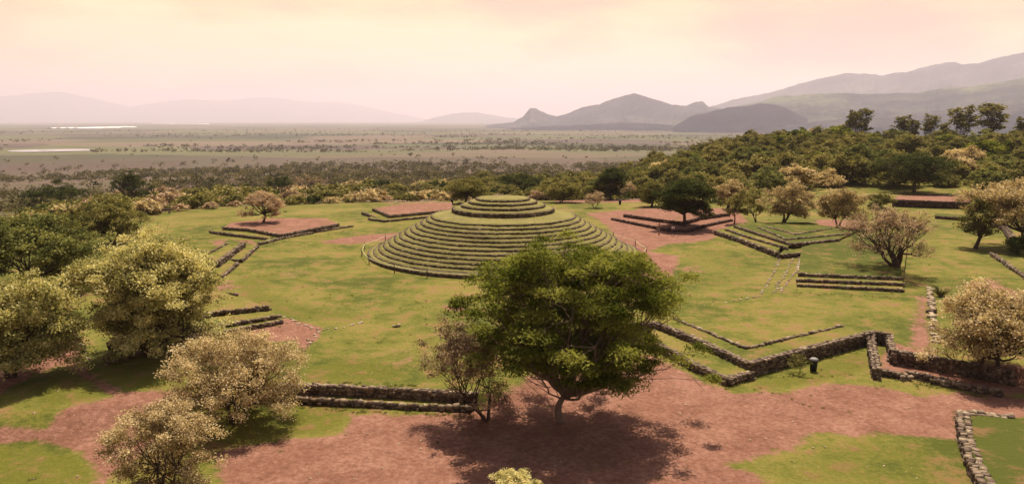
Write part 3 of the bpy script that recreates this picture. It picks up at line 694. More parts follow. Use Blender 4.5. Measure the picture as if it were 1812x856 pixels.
# rows of loose pale stones set in the turf
def stonerow(px, label, step=0.5, size=0.23, h=0.09):
    wp = [hit(x, y) for x, y in px]; c = wp[0]; e = empty('stone_row', c, label, 'stones', 'rows of pale stones set in the turf')
    for a, b in zip(wp[:-1], wp[1:]):
        Ls = np.linalg.norm(b-a); s = 0
        while s < Ls:
            p = a+(b-a)*s/Ls+np.r_[rng.normal(0, 0.1, 2), 0]; sz = size*rng.uniform(0.6, 1.3)
            z = float(Hh(np.array([p[0]]), np.array([p[1]]))[0])
            mb = MB(); mb.box((p[0]-c[0], p[1]-c[1], z-c[2]+h*0.3), (sz*1.3, sz, h*rng.uniform(.7, 1.4)), rng.uniform(0, 3), 0.35)
            if rng.random() < 0.85: mb.build('stone', M_cap, e)
            s += step*rng.uniform(0.6, 1.5)
    return e
stonerow([(1418, 437), (1416, 460), (1413, 483)], 'row of pale stones edging the lawn above the three steps on its left side', 0.4, 0.35, 0.15)
stonerow([(1388, 447), (1368, 483), (1347, 520)], 'row of pale stones on the patio side of the stone path, beside the long wall')
stonerow([(1410, 447), (1388, 487), (1368, 520)], 'broken middle row of pale stones up the stone path')
stonerow([(1432, 447), (1405, 483), (1382, 518)], 'row of pale stones on the outer side of the stone path')
stonerow([(1220, 546), (1280, 537), (1345, 524)], 'row of pale stones along the back of the kerbed square lawn')
stonerow([(498, 558), (530, 573), (562, 584), (610, 580), (640, 570)], 'curved row of pale stones where the grassy steps meet the lawn')
stonerow([(568, 583), (548, 603), (528, 622)], 'short row of pale stones on the right side of the small red patch')
stonerow([(1644, 512), (1649, 540), (1651, 575), (1660, 610)], 'line of pale stones beside the narrow worn path at right', 0.35, 0.4, 0.25)
stonerow([(640, 357), (700, 358), (760, 356)], 'faint pale stone line behind the platform with the red earth top', 0.6, 0.5, 0.25)
stonerow([(985, 353), (1060, 354), (1135, 353)], 'pale stone line behind the mound by the black bin', 0.5, 0.5, 0.25)
def rock(px, py, s, label, mat=M_stone_dark):
    c = hit(px, py); mb = MB()
    for k in range(3): mb.box(((k-1)*s*0.7, rng.uniform(-.1, .1), s*0.3), (s*0.9, s*0.8, s*rng.uniform(0.5, 0.9)), rng.uniform(0, 1), 0.5)
    tag(mb.build('rock', mat, loc=c), label, 'rock')
rock(412, 524, 0.55, 'dark rock lying on the lawn right of the yellow flowering tree')
rock(702, 578, 0.3, 'small pale rock on the lawn between mound and long wall', M_cap)
rock(193, 494, 0.0 or 0.4, 'dark rock in the grass left of the yellow flowering tree')
rock(1648, 553, 0.45, 'dark rock on the line of pale stones at right')
rock(505, 375, 0.3, 'small dark rock on the far lawn')

# ------------------------------------------------------------------ trees
def leafquads(C, n, rc, flat, size, asp, droop, g):
    """C: clump centres (k,3); n leaves each"""
    k = len(C)
    d = g.normal(size=(k, n, 3)); d /= np.linalg.norm(d, axis=2, keepdims=True)
    r = g.random((k, n, 1))**0.8*1.2
    p = d*r*np.array([1, 1, flat])*(rc[:, None, None] if np.ndim(rc) else rc)
    p[..., 2] -= droop*(p[..., 0]**2+p[..., 1]**2)/np.maximum(np.mean(rc), 0.1)
    pos = (C[:, None, :]+p).reshape(-1, 3)
    m_ = len(pos)
    nrm = g.normal(size=(m_, 3))*0.7+np.array([0, 0, 0.9]); nrm /= np.linalg.norm(nrm, axis=1)[:, None]
    a = np.cross(nrm, g.normal(size=(m_, 3))); a /= np.linalg.norm(a, axis=1)[:, None]+1e-9; b = np.cross(nrm, a)
    s = size*g.uniform(0.6, 1.35, (m_, 1))
    V = np.stack([pos-a*s*.5, pos+b*s*asp*.5, pos+a*s*.5, pos-b*s*asp*.5], 1).reshape(-1, 3)
    F = np.arange(m_*4).reshape(-1, 4)
    cv = np.repeat(g.random(k), n)*0.55+g.random(m_)*0.45
    return V, F, cv
def gen_tree(name, H, RX, RY, zb, offx=0.0, offy=0.0, seed=1, lobes=9, clumps=9, leaves=60, leaf=0.22, asp=0.6, rc=0.5, flat=0.6, droop=0.0, leafmat='green',
             bark=None, trunk_r=0.25, stems=1, fork=0.35, twigs=True, umb=0.5, sides=6, two=None, low=0.0, zr=False, lr=0.36):
    """returns (trunk mesh, crown mesh) at origin; crown from zb to H, radii RX, RY"""
    g = np.random.default_rng(seed); bark = bark or M_bark
    hc = (H-zb)
    # lobe centres spread over a dome
    LC = []
    for i in range(lobes):
        ph = i*2.399963+g.uniform(-.3, .3); q = math.sqrt((i+0.5)/lobes)*0.72
        if i == 0: q = 0.1
        zc = zb+hc*(0.30+0.42*(1-q**2*1.35)*umb*2*0.62+g.uniform(-.07, .07))
        LC.append((offx+math.cos(ph)*q*RX, offy+math.sin(ph)*q*RY, zc))
    for i in range(int(lobes*low)):
        ph = i*2.399963+1.1; q = g.uniform(0.35, 0.68); LC.append((offx+math.cos(ph)*q*RX, offy+math.sin(ph)*q*RY, zb+hc*g.uniform(0.08, 0.28)))
    if zr: LC = [(a*0.8, b*0.8, zb+hc*g.uniform(0.1, 0.85)) for a, b, c in LC]
    LC = np.array(LC); LR = np.array([RX, RY, hc*0.62])*lr
    mb = MB()
    th = max(zb*0.6, H*fork) if stems == 1 else H*0.12
    forks = []
    for s in range(stems):
        a = s*2*math.pi/stems+g.uniform(0, 1); sp = 0 if stems == 1 else H*0.12
        tip = np.array([offx*0.35+math.cos(a)*sp+g.normal(0, .02)*H, offy*0.35+math.sin(a)*sp, th*(1 if stems == 1 else 2.2)])
        bx = np.array([math.cos(a), math.sin(a), 0])*trunk_r*(0.5 if stems > 1 else 0)
        ts = np.linspace(0, 1, 6)[:, None]
        bend = g.normal(0, .035, 3)*H; bend[2] = 0
        pts = bx+(tip-bx)*ts+bend*np.sin(ts*np.pi)*0.6; pts[0, 2] = -0.4
        r0 = trunk_r*(1 if stems == 1 else 0.62)
        mb.tube(pts, np.array([1.5, 1.08, 0.95, 0.88, 0.82, 0.75])*r0, sides+2, g.random()); forks.append((tip, r0*0.75))
    CL = []; 
    for i, c in enumerate(LC):
        f, fr = min(forks, key=lambda q: np.linalg.norm((q[0]-c)[:2])+g.uniform(0, .3))
        st = f-np.array([0, 0, g.uniform(0, 0.18)*th])
        mid = st*0.5+c*0.5+np.array([g.normal(0, .05)*H, g.normal(0, .05)*H, -hc*0.06])
        ts = np.linspace(0, 1, 6)[:, None]
        end = c+np.array([0, 0, -LR[2]*0.15])
        pts = (1-ts)**2*st+2*ts*(1-ts)*mid+ts**2*end
        pts[1:-1] += g.normal(0, 0.02*H, (4, 3))*0.5
        r1 = fr*g.uniform(0.45, 0.7)
        mb.tube(pts, np.linspace(r1, r1*0.3, 6), sides, g.random())
        d = g.normal(size=(clumps, 3)); d /= np.linalg.norm(d, axis=1)[:, None]; d[:, 2] = np.abs(d[:, 2])*0.9-0.25
        sc = g.uniform(0.55, 1.15, (clumps, 1))
        cc_ = c+d*LR*sc*1.05*g.uniform(0.65, 1.35)
        for q in cc_:
            k = int(g.integers(2, 6)); s0 = pts[k]
            m_ = s0*0.45+q*0.55+g.normal(0, 0.03*H, 3)
            if twigs:
                mb.tube([s0, m_, q-np.array([0, 0, rc*0.2])], [r1*0.26, r1*0.15, r1*0.05], 4, g.random())
                for _ in range(2 if twigs is True else twigs):
                    e_ = q+g.normal(0, rc*0.7, 3); mb.tube([m_*0.5+q*0.5, e_], [r1*0.13, r1*0.04], 3, g.random())
        CL.append(cc_)
    CL = np.concatenate(CL)
    lo = np.percentile(CL, 1, axis=0)-rc*np.array([.7, .7, flat*.7]); hi = np.percentile(CL, 99, axis=0)+rc*np.array([.7, .7, flat*.7])
    def remap(Q):
        Q = Q.copy(); zt = np.clip(Q[:, 2]/max(lo[2], 0.05), 0, 1)
        nx = offx+(Q[:, 0]-(lo[0]+hi[0])/2)*2*RX/(hi[0]-lo[0]); ny = offy+(Q[:, 1]-(lo[1]+hi[1])/2)*2*RY/(hi[1]-lo[1])
        wz = np.clip(Q[:, 2]/max(lo[2]*0.5+0.25*hi[2], 0.05), 0, 1)
        Q[:, 0] = Q[:, 0]*(1-wz)+nx*wz; Q[:, 1] = Q[:, 1]*(1-wz)+ny*wz
        up = zb+(Q[:, 2]-lo[2])*(H-zb)/(hi[2]-lo[2])
        Q[:, 2] = np.where(Q[:, 2] < 0, Q[:, 2], np.where(Q[:, 2] < lo[2], Q[:, 2]*zb/max(lo[2], 0.05), up)); return Q
    V, F, cv = leafquads(remap(CL), leaves, rc*g.uniform(0.7, 1.3, len(CL)), flat, leaf, asp, droop, g)
    if g is not None and two is not None:      # a bare patch in the crown
        keep = ~two(V[F[:, 0]]) | (g.random(len(F)) < 0.10)
        F = F[keep]; cv = cv[keep]
    mt = MB_mesh('trunk', remap(np.concatenate(mb.V)), np.concatenate(mb.F), bark, np.concatenate(mb.A))
    mc = MB_mesh('crown', V, F, LEAF[leafmat], cv)
    return mt, mc
def MB_mesh(name, V, F, mat, var):
    o = mesh_np(name, V, F, mat, None, name == 'trunk', {'var': ('FACE', var)}); me = o.data; bpy.data.objects.remove(o); return me
def put_tree(name, meshes, loc, label, cat='tree', group=None, rz=0.0, sc=1.0):
    e = empty(name, loc, label, cat, group, rz); e.scale = (sc, sc, sc) if np.isscalar(sc) else sc
    for nm, me in zip(('trunk', 'crown'), meshes):
        o = bpy.data.objects.new(nm, me); col.objects.link(o); o.parent = e
    return e
def tree_px(label, bx, by, x0, x1, yt, yb, kind='green', name='broadleaf_tree', cat='tree', group=None, base=None, depth=None, **kw):
    """base pixel, crown extent in pixels"""
    b = hit(bx, by) if base is None else base
    Y = b[1]
    def at(px, py): d = ray(px, py); t_ = Y/d[1]; return d*t_+np.array([0, 0, CAMZ])
    L0 = at(x0, (yt+yb)/2); R0 = at(x1, (yt+yb)/2); RX = (R0[0]-L0[0])/2; top = at(bx, yt)[2]-b[2]
    dbt = ray(bx, yb); bot = CAMZ+dbt[2]*(Y-RX*0.5)/dbt[1]-b[2]
    off = (R0[0]+L0[0])/2-b[0]
    top = max(top, 1.2); bot = max(min(bot, top*0.6), 0.2)
    args = dict(low={'cream': .75, 'beige': .6, 'dark': .35, 'olive': .35, 'pink': .3, 'yellow': .5}.get(kind, 0.2), trunk_r=max(0.07, top*0.032), leafmat=kind, rc=RX*0.27, offx=off, seed=int(bx*7+by) % 9973)
    args.update(kw)
    ms = gen_tree(name, top, RX, RX*0.9 if depth is None else depth, bot, **args)
    return put_tree(name, ms, b, label, cat, group)

# the large tree in front
tree_px('big spreading tree with feathery fresh green crown on the red earth before the mound', 993, 745, 824, 1206, 428, 688, 'green', 'feathery_green_tree',
        lobes=24, clumps=12, leaves=310, leaf=0.22, asp=0.34, rc=0.78, flat=0.32, droop=0.28, bark=M_bark_pale, trunk_r=0.24, fork=0.12, seed=11, umb=0.6, lr=0.38, low=0.8, twigs=1)
tree_px('half bare pinkish tree pressed against the left side of the big green tree', 862, 742, 738, 905, 562, 725, 'pink', 'half_bare_tree', lobes=12, clumps=12, leaves=80, leaf=0.13, rc=0.5, stems=3, trunk_r=0.16, twigs=4, seed=5)
tree_px('large rounded tree covered in yellow blossom with a bare patch on its right side', 268, 628, 155, 386, 420, 628, 'cream', 'flowering_tree', lobes=26, clumps=16, leaves=210, leaf=0.15, asp=0.8, rc=0.66, stems=3, trunk_r=0.24, twigs=3, seed=21,
        two=lambda v: ((v[:, 0] > 2.2) & (v[:, 1] < 2.0) & (v[:, 2] < 4.6)))
tree_px('rounded tree with pale olive blossom cut by the left edge', 20, 668, -60, 140, 490, 668, 'cream', 'flowering_tree', lobes=17, clumps=12, leaves=190, leaf=0.15, asp=0.8, rc=0.7, stems=2, trunk_r=0.22, seed=31)
tree_px('wide dry beige tree beside the long wall at lower left', 412, 748, 290, 534, 590, 750, 'beige', 'dry_beige_tree', lobes=17, clumps=13, leaves=150, leaf=0.115, asp=0.7, rc=0.55, stems=3, trunk_r=0.17, twigs=3, seed=41)
tree_px('dry beige tree at the bottom edge, nearest to the viewer on the left', 285, 880, 188, 380, 712, 890, 'beige', 'dry_beige_tree', lobes=13, clumps=13, leaves=140, leaf=0.10, asp=0.7, rc=0.42, stems=3, trunk_r=0.13, twigs=3, seed=51)
tree_px('low pale bush just entering the bottom edge under the big tree', 910, 885, 868, 955, 838, 880, 'cream', 'flowering_bush', 'bush', lobes=7, clumps=9, leaves=90, leaf=0.09, rc=0.22, stems=3, trunk_r=0.05, seed=61)
tree_px('beige tree with a leaning dark trunk by the ruined room on the right', 1752, 664, 1658, 1838, 506, 655, 'beige', 'dry_beige_tree', lobes=14, clumps=13, leaves=95, leaf=0.17, asp=0.7, rc=0.65, stems=2, trunk_r=0.26, twigs=3, seed=71)
tree_px('bare spreading tree with pinkish twigs on the lawn above the three stone steps', 1588, 472, 1503, 1655, 366, 458, 'pink', 'half_bare_tree', lobes=16, clumps=14, leaves=45, leaf=0.17, rc=0.6, stems=5, trunk_r=0.34, twigs=5, seed=81, base=P(1585, 472, .9))
tree_px('cream blossomed tree behind the bright green platform, left one of the pair', 1387, 394, 1345, 1442, 322, 388, 'beige', 'flowering_tree', lobes=14, clumps=12, leaves=60, leaf=0.25, rc=0.7, stems=3, trunk_r=0.30, twigs=3, seed=91, base=P(1387, 392, 1.2))
tree_px('tree with cream blossom right of the bright green platform, right one of the pair', 1482, 404, 1438, 1532, 332, 393, 'beige', 'flowering_tree', lobes=14, clumps=12, leaves=55, leaf=0.25, rc=0.7, stems=2, trunk_r=0.24, twigs=3, seed=92)
tree_px('dense dark shade tree standing over the two people', 1210, 404, 1160, 1262, 316, 385, 'dark', 'shade_tree', lobes=18, clumps=13, leaves=110, leaf=0.30, rc=0.8, trunk_r=0.28, seed=93)
tree_px('small thin yellow green tree with two slanting trunks right of the shade tree', 1338, 396, 1302, 1362, 334, 382, 'olive', 'thin_tree', lobes=9, clumps=10, leaves=45, leaf=0.25, rc=0.6, stems=2, trunk_r=0.16, seed=94)
tree_px('thin straight tree with sparse yellowish leaves at the end of the dark platform', 1299, 396, 1280, 1320, 342, 380, 'yellow', 'thin_tree', lobes=7, clumps=9, leaves=35, leaf=0.22, rc=0.5, trunk_r=0.12, seed=95)
tree_px('rounded beige tree behind the shade tree', 1287, 371, 1262, 1325, 318, 366, 'beige', 'dry_beige_tree', lobes=12, clumps=11, leaves=60, leaf=0.3, rc=0.8, trunk_r=0.3, seed=96)
tree_px('lone small tree with pink blossom on the left platform', 465, 397, 424, 498, 338, 386, 'pink', 'blossom_tree', lobes=12, clumps=12, leaves=70, leaf=0.22, rc=0.5, trunk_r=0.2, seed=97, base=P(465, 394, .75), offx=0.0)
tree_px('lone dark umbrella shaped tree on the far green lawn', 1618, 341, 1562, 1684, 268, 326, 'dark', 'umbrella_tree', lobes=16, clumps=12, leaves=55, leaf=0.4, rc=1.3, trunk_r=0.35, seed=98)
tree_px('small rounded tree with dark trunk on the lawn near the right edge', 1725, 440, 1698, 1765, 352, 418, 'olive', 'thin_tree', lobes=10, clumps=11, leaves=60, leaf=0.25, rc=0.6, trunk_r=0.26, seed=99)
tree_px('broad golden beige tree cut by the right edge', 1822, 438, 1715, 1900, 318, 402, 'beige', 'dry_beige_tree', lobes=18, clumps=13, leaves=80, leaf=0.28, rc=0.9, stems=2, trunk_r=0.35, seed=100)
tree_px('low dark shrub in the shade at the right edge', 1800, 450, 1778, 1830, 415, 450, 'dark', 'low_shrub', 'bush', lobes=7, clumps=9, leaves=60, leaf=0.2, rc=0.5, stems=3, trunk_r=0.08, seed=101)
tree_px('broad dark green thicket tree on the left edge', 70, 512, -60, 178, 374, 530, 'wood', 'thicket_tree', lobes=24, clumps=14, leaves=120, leaf=0.26, rc=0.8, stems=5, trunk_r=0.22, seed=102)
tree_px('leaning tree with brown topped green crown left of the yellow flowering tree', 200, 432, 138, 256, 346, 424, 'olive', 'leaning_tree', lobes=15, clumps=13, leaves=95, leaf=0.26, rc=0.7, stems=2, trunk_r=0.3, seed=103)
tree_px('small dark round topped tree standing above the leaning tree', 228, 368, 196, 264, 304, 360, 'dark', 'dark_round_tree', lobes=11, clumps=11, leaves=70, leaf=0.32, rc=0.8, trunk_r=0.28, seed=104)
tree_px('wide dark tree at far left behind the thicket', 102, 378, 48, 158, 318, 374, 'dark', 'dark_round_tree', lobes=14, clumps=12, leaves=75, leaf=0.32, rc=0.9, stems=2, trunk_r=0.28, seed=105)
tree_px('bare brown tree with wide open twigs among the scrub left of the mound', 547, 349, 518, 574, 308, 342, 'pink', 'half_bare_tree', lobes=10, clumps=11, leaves=22, leaf=0.25, rc=0.7, stems=3, trunk_r=0.3, twigs=4, seed=106)
tree_px('small green tree left of the bare brown tree in the scrub', 493, 350, 470, 522, 312, 344, 'dark', 'dark_round_tree', lobes=10, clumps=10, leaves=55, leaf=0.32, rc=0.8, trunk_r=0.25, seed=107)
tree_px('olive green tree directly behind the left shoulder of the mound', 824, 360, 790, 862, 314, 356, 'olive', 'scrub_tree', lobes=13, clumps=12, leaves=90, leaf=0.35, rc=0.9, trunk_r=0.25, seed=108)
tree_px('dark green tree behind the top of the mound', 925, 352, 880, 965, 306, 350, 'dark', 'dark_round_tree', lobes=13, clumps=12, leaves=90, leaf=0.35, rc=1.0, trunk_r=0.3, seed=109)
tree_px('tree with pale green blossom right behind the top of the mound', 992, 358, 958, 1032, 320, 354, 'yellow', 'flowering_tree', lobes=12, clumps=11, leaves=80, leaf=0.32, rc=0.8, stems=2, trunk_r=0.22, seed=110)
tree_px('tall dark tree behind the black bin', 1082, 354, 1055, 1115, 296, 350, 'dark', 'dark_round_tree', lobes=13, clumps=11, leaves=80, leaf=0.35, rc=0.9, trunk_r=0.3, seed=111)
tree_px('small pink blossom tree right of the top of the mound', 1051, 368, 1034, 1070, 338, 362, 'pink', 'blossom_tree', lobes=8, clumps=9, leaves=45, leaf=0.2, rc=0.45, stems=2, trunk_r=0.13, seed=112)
tree_px('thin pale pink tree beside the tall dark tree', 1110, 352, 1092, 1128, 322, 348, 'pink', 'blossom_tree', lobes=8, clumps=9, leaves=35, leaf=0.25, rc=0.5, stems=2, trunk_r=0.12, seed=113)
tree_px('light olive tree behind the left end of the dark platform', 1152, 366, 1125, 1185, 322, 362, 'olive', 'scrub_tree', lobes=12, clumps=11, leaves=75, leaf=0.32, rc=0.8, trunk_r=0.24, seed=114)
tree_px('small leafy sapling in front of the retaining wall', 1415, 660, 1392, 1432, 625, 655, 'olive', 'sapling', lobes=6, clumps=7, leaves=14, leaf=0.1, rc=0.18, stems=2, trunk_r=0.03, seed=115)
tree_px('spiky grey green bush in front of the far lawn', 1558, 368, 1532, 1580, 343, 368, 'olive', 'spiky_bush', 'bush', lobes=8, clumps=9, leaves=60, leaf=0.3, rc=0.6, stems=3, trunk_r=0.08, seed=116)

# agave-like plant with dark shade at right
b = hit(1664, 524); mb = MB()
for k in range(26):
    a = k*2.4; l = random.uniform(1.0, 1.7); el = random.uniform(0.45, 1.25)
    p0 = np.array([0, 0, 0.0]); p1 = np.array([math.cos(a)*math.cos(el)*l*0.6, math.sin(a)*math.cos(el)*l*0.6, math.sin(el)*l*0.65]); p2 = p1+np.array([math.cos(a)*l*0.35, math.sin(a)*l*0.35, l*0.12*math.sin(el)])
    mb.tube([p0, p1, p2], [0.07, 0.06, 0.01], 4, random.random())
tag(mb.build('agave', LEAF['olive'], loc=b), 'spiky agave like plant beside the line of pale stones at right', 'plant')

# prototypes for the wood and scrub (low detail, shared meshes)
PROTO = {}
for kind in ('dark', 'olive', 'yellow', 'green', 'beige'):
    PROTO[kind] = [gen_tree('p', 6.5, 5.2, 5.2, 0.8, seed=200+i*7+len(kind), lobes=12, clumps=12, leaves=75, leaf=0.44, asp=0.8, rc=0.95, flat=0.55, leafmat={'dark': 'wood'}.get(kind, kind), trunk_r=0.24, twigs=False, stems=1+i%2, sides=4) for i in range(3)]
SHR = {k: [gen_tree('p', 2.6, 2.1, 2.1, 0.15, seed=300+i+len(k), lobes=8, clumps=9, leaves=30, leaf=0.34, asp=0.8, rc=0.55, flat=0.7, leafmat=k, trunk_r=0.08, twigs=False, stems=3, sides=4) for i in range(2)] for k in ('dark', 'olive', 'yellow', 'pink', 'beige')}
POP = [gen_tree('p', 15, 3.4, 3.4, 5.5, seed=400+i, lobes=13, clumps=8, leaves=22, leaf=0.6, asp=0.8, rc=0.85, flat=0.8, leafmat='olive', trunk_r=0.25, twigs=1, umb=0.9, sides=4, zr=True) for i in range(2)]
WK = {'dark': 'dark green', 'olive': 'olive', 'yellow': 'yellowish', 'green': 'fresh green', 'beige': 'dry beige'}
g = np.random.default_rng(77)
def size_word(s, a, b): return 'small' if s < a else 'large' if s > b else 'medium-sized'
def zone(px, marks):
    for lim, w_ in marks:
        if px < lim: return w_
WM = [(960, 'behind the top of the mound'), (1060, 'behind the right shoulder of the mound'), (1130, 'behind the black bin'), (1250, 'behind the dark shade tree'), (1340, 'behind the rounded beige tree'),
      (1440, 'above the left cream tree'), (1500, 'above the right cream tree'), (1560, 'left of the lone umbrella tree'), (1680, 'behind the lone umbrella tree'), (1760, 'right of the lone umbrella tree'), (9999, 'near the right edge')]
SM = [(60, 'at the left edge'), (160, 'behind the far left dark trees'), (270, 'by the dark round topped tree'), (350, 'behind the small bench'), (430, 'left of the lone pink tree'), (500, 'behind the lone pink tree'), (590, 'by the bare brown tree'),
      (680, 'left of the earth topped platform'), (790, 'behind the earth topped platform'), (870, 'behind the left shoulder of the mound'), (9999, 'behind the top of the mound')]
pts = []
tries = 0
while len(pts) < 285 and tries < 60000:
    tries += 1
    px = g.uniform(850, 1960); d = g.uniform(172, 400)
    u = px
    front = np.interp(u, [850, 980, 1100, 1250, 1330, 1440, 1500, 1700, 1960], [215, 192, 184, 182, 190, 203, 214, 218, 214])
    back = np.interp(u, [850, 980, 1100, 1250, 1400, 1960], [260, 270, 320, 380, 400, 400])
    if d < front or d > back: continue
    a = math.atan((px-906)/FPX/1.0); x = math.sin(a)*d; y = math.cos(a)*d
    sp = 8.4 if d < 260 else 11.5
    if any((x-q[0])**2+(y-q[1])**2 < sp*sp for q in pts): continue
    pts.append((x, y, d))
for x, y, d in pts:
    k = g.choice(['dark', 'olive', 'yellow', 'green', 'beige'], p=[0.24, 0.42, 0.20, 0.10, 0.04])
    ms = PROTO[k][int(g.integers(0, 3))]
    s = g.uniform(0.72, 1.3)*(0.8 if d < 215 else 1.0)
    z = float(Hh(np.array([x]), np.array([y]))[0])
    px = 906+x/y*1300; dep = 'front edge' if d < np.interp(px, [850, 1440, 1960], [215, 235, 245]) else 'middle' if d < 300 else 'top'
    lab = f"{size_word(s, .85, 1.1)} {WK[k]} tree, {dep} of the wood, {zone(px, WM)}"
    put_tree('woodland_tree', ms, (x, y, z-0.2), lab, 'tree', 'trees of the wood, '+lab, g.uniform(0, 6.28), (s, s, s*g.uniform(0.85, 1.15)))
# tall thin trees against the mountains
TALL = [(1508, 246, 193, 'left one of the close pair of tall trees on the wooded skyline'), (1530, 246, 192, 'right one of the close pair of tall trees on the wooded skyline'), (1604, 246, 202, 'bushy tall tree in the middle of the wooded skyline'),
        (1618, 248, 212, 'short dark tree leaning against the bushy tall tree on the skyline'), (1648, 246, 200, 'slim single tall tree right of the bushy one on the skyline'), (1672, 250, 218, 'short dark conical tree on the skyline between two tall trees'),
        (1706, 246, 184, 'tallest slender tree on the wooded skyline'), (1757, 246, 183, 'broad tall tree on the right of the skyline'), (1812, 250, 205, 'tall tree at the right end of the skyline, on the frame edge')]
for i, (px, yb, yt, lab) in enumerate(TALL):
    D = 395+6*(i % 3); d = ray(px, yt); t_ = D/math.hypot(d[0], d[1]); p = d*t_
    z0 = float(Hh(np.array([p[0]]), np.array([p[1]]))[0]); Htop = CAMZ+p[2]-z0
    s = Htop/15.0; wx = {1604: 1.5, 1757: 1.8, 1706: 1.35}.get(px, 1.1)
    put_tree('tall_tree', POP[i % 2], (p[0], p[1], z0), lab, 'tree', None, i*1.3, (s*wx, s*wx, s))

# scrub belt behind the lawn, left and centre
SK = {'dark': 'dark green', 'olive': 'olive', 'yellow': 'yellow green', 'pink': 'dry pinkish', 'beige': 'dry beige'}
q = []; tries = 0
while len(q) < 292 and tries < 40000:
    tries += 1
    px = g.uniform(-80, 1000); 
    f = np.interp(px, [-80, 150, 270, 420, 700, 1000], [128, 150, 160, 172, 180, 190]); d = f+g.random()**1.6*np.interp(px, [-80, 250, 1000], [25, 120, 170])
    a = math.atan((px-906)/FPX); x = math.sin(a)*d; y = math.cos(a)*d
    if any((x-r[0])**2+(y-r[1])**2 < (3.6+0.03*(d-160))**2 for r in q): continue
    q.append((x, y, d, px))
ff_ = lambda px: np.interp(px, [-80, 150, 270, 420, 700, 1000], [128, 150, 160, 172, 180, 190])
for x, y, d, px in q:
    pr = [0.14, 0.32, 0.34, 0.12, 0.08] if d > np.interp(px, [-80, 420, 1000], [140, 180, 200]) else [0.06, 0.2, 0.24, 0.30, 0.2]
    k = g.choice(['dark', 'olive', 'yellow', 'pink', 'beige'], p=pr)
    s = g.uniform(0.55, 1.5)*(1+0.5*(d > ff_(px)+45)); z = float(Hh(np.array([x]), np.array([y]))[0])
    ff = np.interp(px, [-80, 150, 270, 420, 700, 1000], [128, 150, 160, 172, 180, 190]); dep = 'near side' if d < ff+14 else 'middle' if d < ff+36 else 'far side'
    lab = f"{size_word(s, .8, 1.2)} {SK[k]} bush, {dep} of the scrub, {zone(px, SM)}"
    put_tree('scrub_bush', SHR[k][int(g.integers(0, 2))], (x, y, z-0.1), lab, 'bush', 'scrub behind the lawn, '+lab, g.uniform(0, 6.28), (s*1.15, s*1.15, s*0.95))

# far valley trees: uncountable mass
def far_trees():
    g = np.random.default_rng(5); C = []; S = []
    n = 60000
    px = g.uniform(-300, 1500, n); d = np.exp(g.uniform(math.log(230), math.log(6500), n))
    a = np.arctan((px-906)/FPX); X = np.sin(a)*d; Y = np.cos(a)*d
    dens = 0.45*fbm(X/300+3, Y/110, 4)+0.55*fbm(X/1100+9, Y/420+1, 4)
    belt = sstep(420, 720, px)*sstep(300, 380, d)*(1-sstep(700, 1000, d))
    pond = (np.abs(px-93) < 75) & (d > 1500) & (d < 2500)
    keep = (g.random(n) < np.clip((dens-0.535)*16+belt*0.5, 0.004+0.035*sstep(380, 460, d)*(1-sstep(900, 1500, d)), 0.7)*(1-0.6*sstep(1500, 5000, d))) & ~((px > 1000) & (d < 420)) & ~pond
    X, Y, d = X[keep], Y[keep], d[keep]
    Z = Hh(X, Y); s = (0.9+3.2*g.random(len(X))**2.2)*np.clip(d/800, 1, 2.0)
    Vs, Fs, Cs = [], [], []; nb = 0
    for lo, hi, nl in ((0, 450, 80), (450, 1100, 36), (1100, 9999, 16)):
        m = (d >= lo) & (d < hi); k = m.sum()
        if not k: continue
        c = np.c_[X[m], Y[m], Z[m]+s[m]*0.5]
        dd_ = g.normal(size=(k, nl, 3)); dd_ /= np.linalg.norm(dd_, axis=2, keepdims=True); dd_ *= g.random((k, nl, 1))**0.3
        pos = (c[:, None]+dd_*s[m][:, None, None]*np.array([1, 1, .62])).reshape(-1, 3)
        sz = np.repeat(s[m], nl)[:, None]*(0.30 if nl > 60 else 0.45 if nl > 30 else 0.7)*g.uniform(.6, 1.2, (k*nl, 1))
        nrm = g.normal(size=(k*nl, 3))+np.array([0, 0, .7]); nrm /= np.linalg.norm(nrm, axis=1)[:, None]
        aa = np.cross(nrm, g.normal(size=(k*nl, 3))); aa /= np.linalg.norm(aa, axis=1)[:, None]; bb = np.cross(nrm, aa)
        V = np.stack([pos-aa*sz*.5, pos+bb*sz*.4, pos+aa*sz*.5, pos-bb*sz*.4], 1).reshape(-1, 3)
        Vs.append(V); Fs.append(np.arange(len(V)).reshape(-1, 4)+nb); nb += len(V)
        Cs.append(np.repeat(g.random(k), nl)*0.6+g.random(k*nl)*0.4)
    o = mesh_np('valley_trees', np.concatenate(Vs), np.concatenate(Fs), LEAF['valley'], attrs={'var': ('FACE', np.concatenate(Cs))})
    tag(o, 'scattered dark trees and hedges over the hazy valley floor', 'trees', kind='stuff')
far_trees()
# undergrowth between the wood's trees
def undergrowth():
    g = np.random.default_rng(9); n = 9000
    px = g.uniform(960, 1980, n); d = g.uniform(186, 420, n); f = np.interp(px, [960, 1100, 1250, 1330, 1440, 1500, 1700, 1960], [196, 188, 186, 194, 206, 217, 221, 216])
    m = d > f; px, d = px[m], d[m]; a = np.arctan((px-906)/FPX); X = np.sin(a)*d; Y = np.cos(a)*d; Z = Hh(X, Y); k = len(X)
    C = np.c_[X, Y, Z+0.5]; V, F, cv = leafquads(C, 14, np.full(k, 1.5), 0.6, 0.8, 0.8, 0, g)
    tag(mesh_np('undergrowth', V, F, LEAF['olive'], attrs={'var': ('FACE', cv)}), 'olive undergrowth filling the ground between the trees of the wood', 'undergrowth', kind='stuff')
undergrowth()
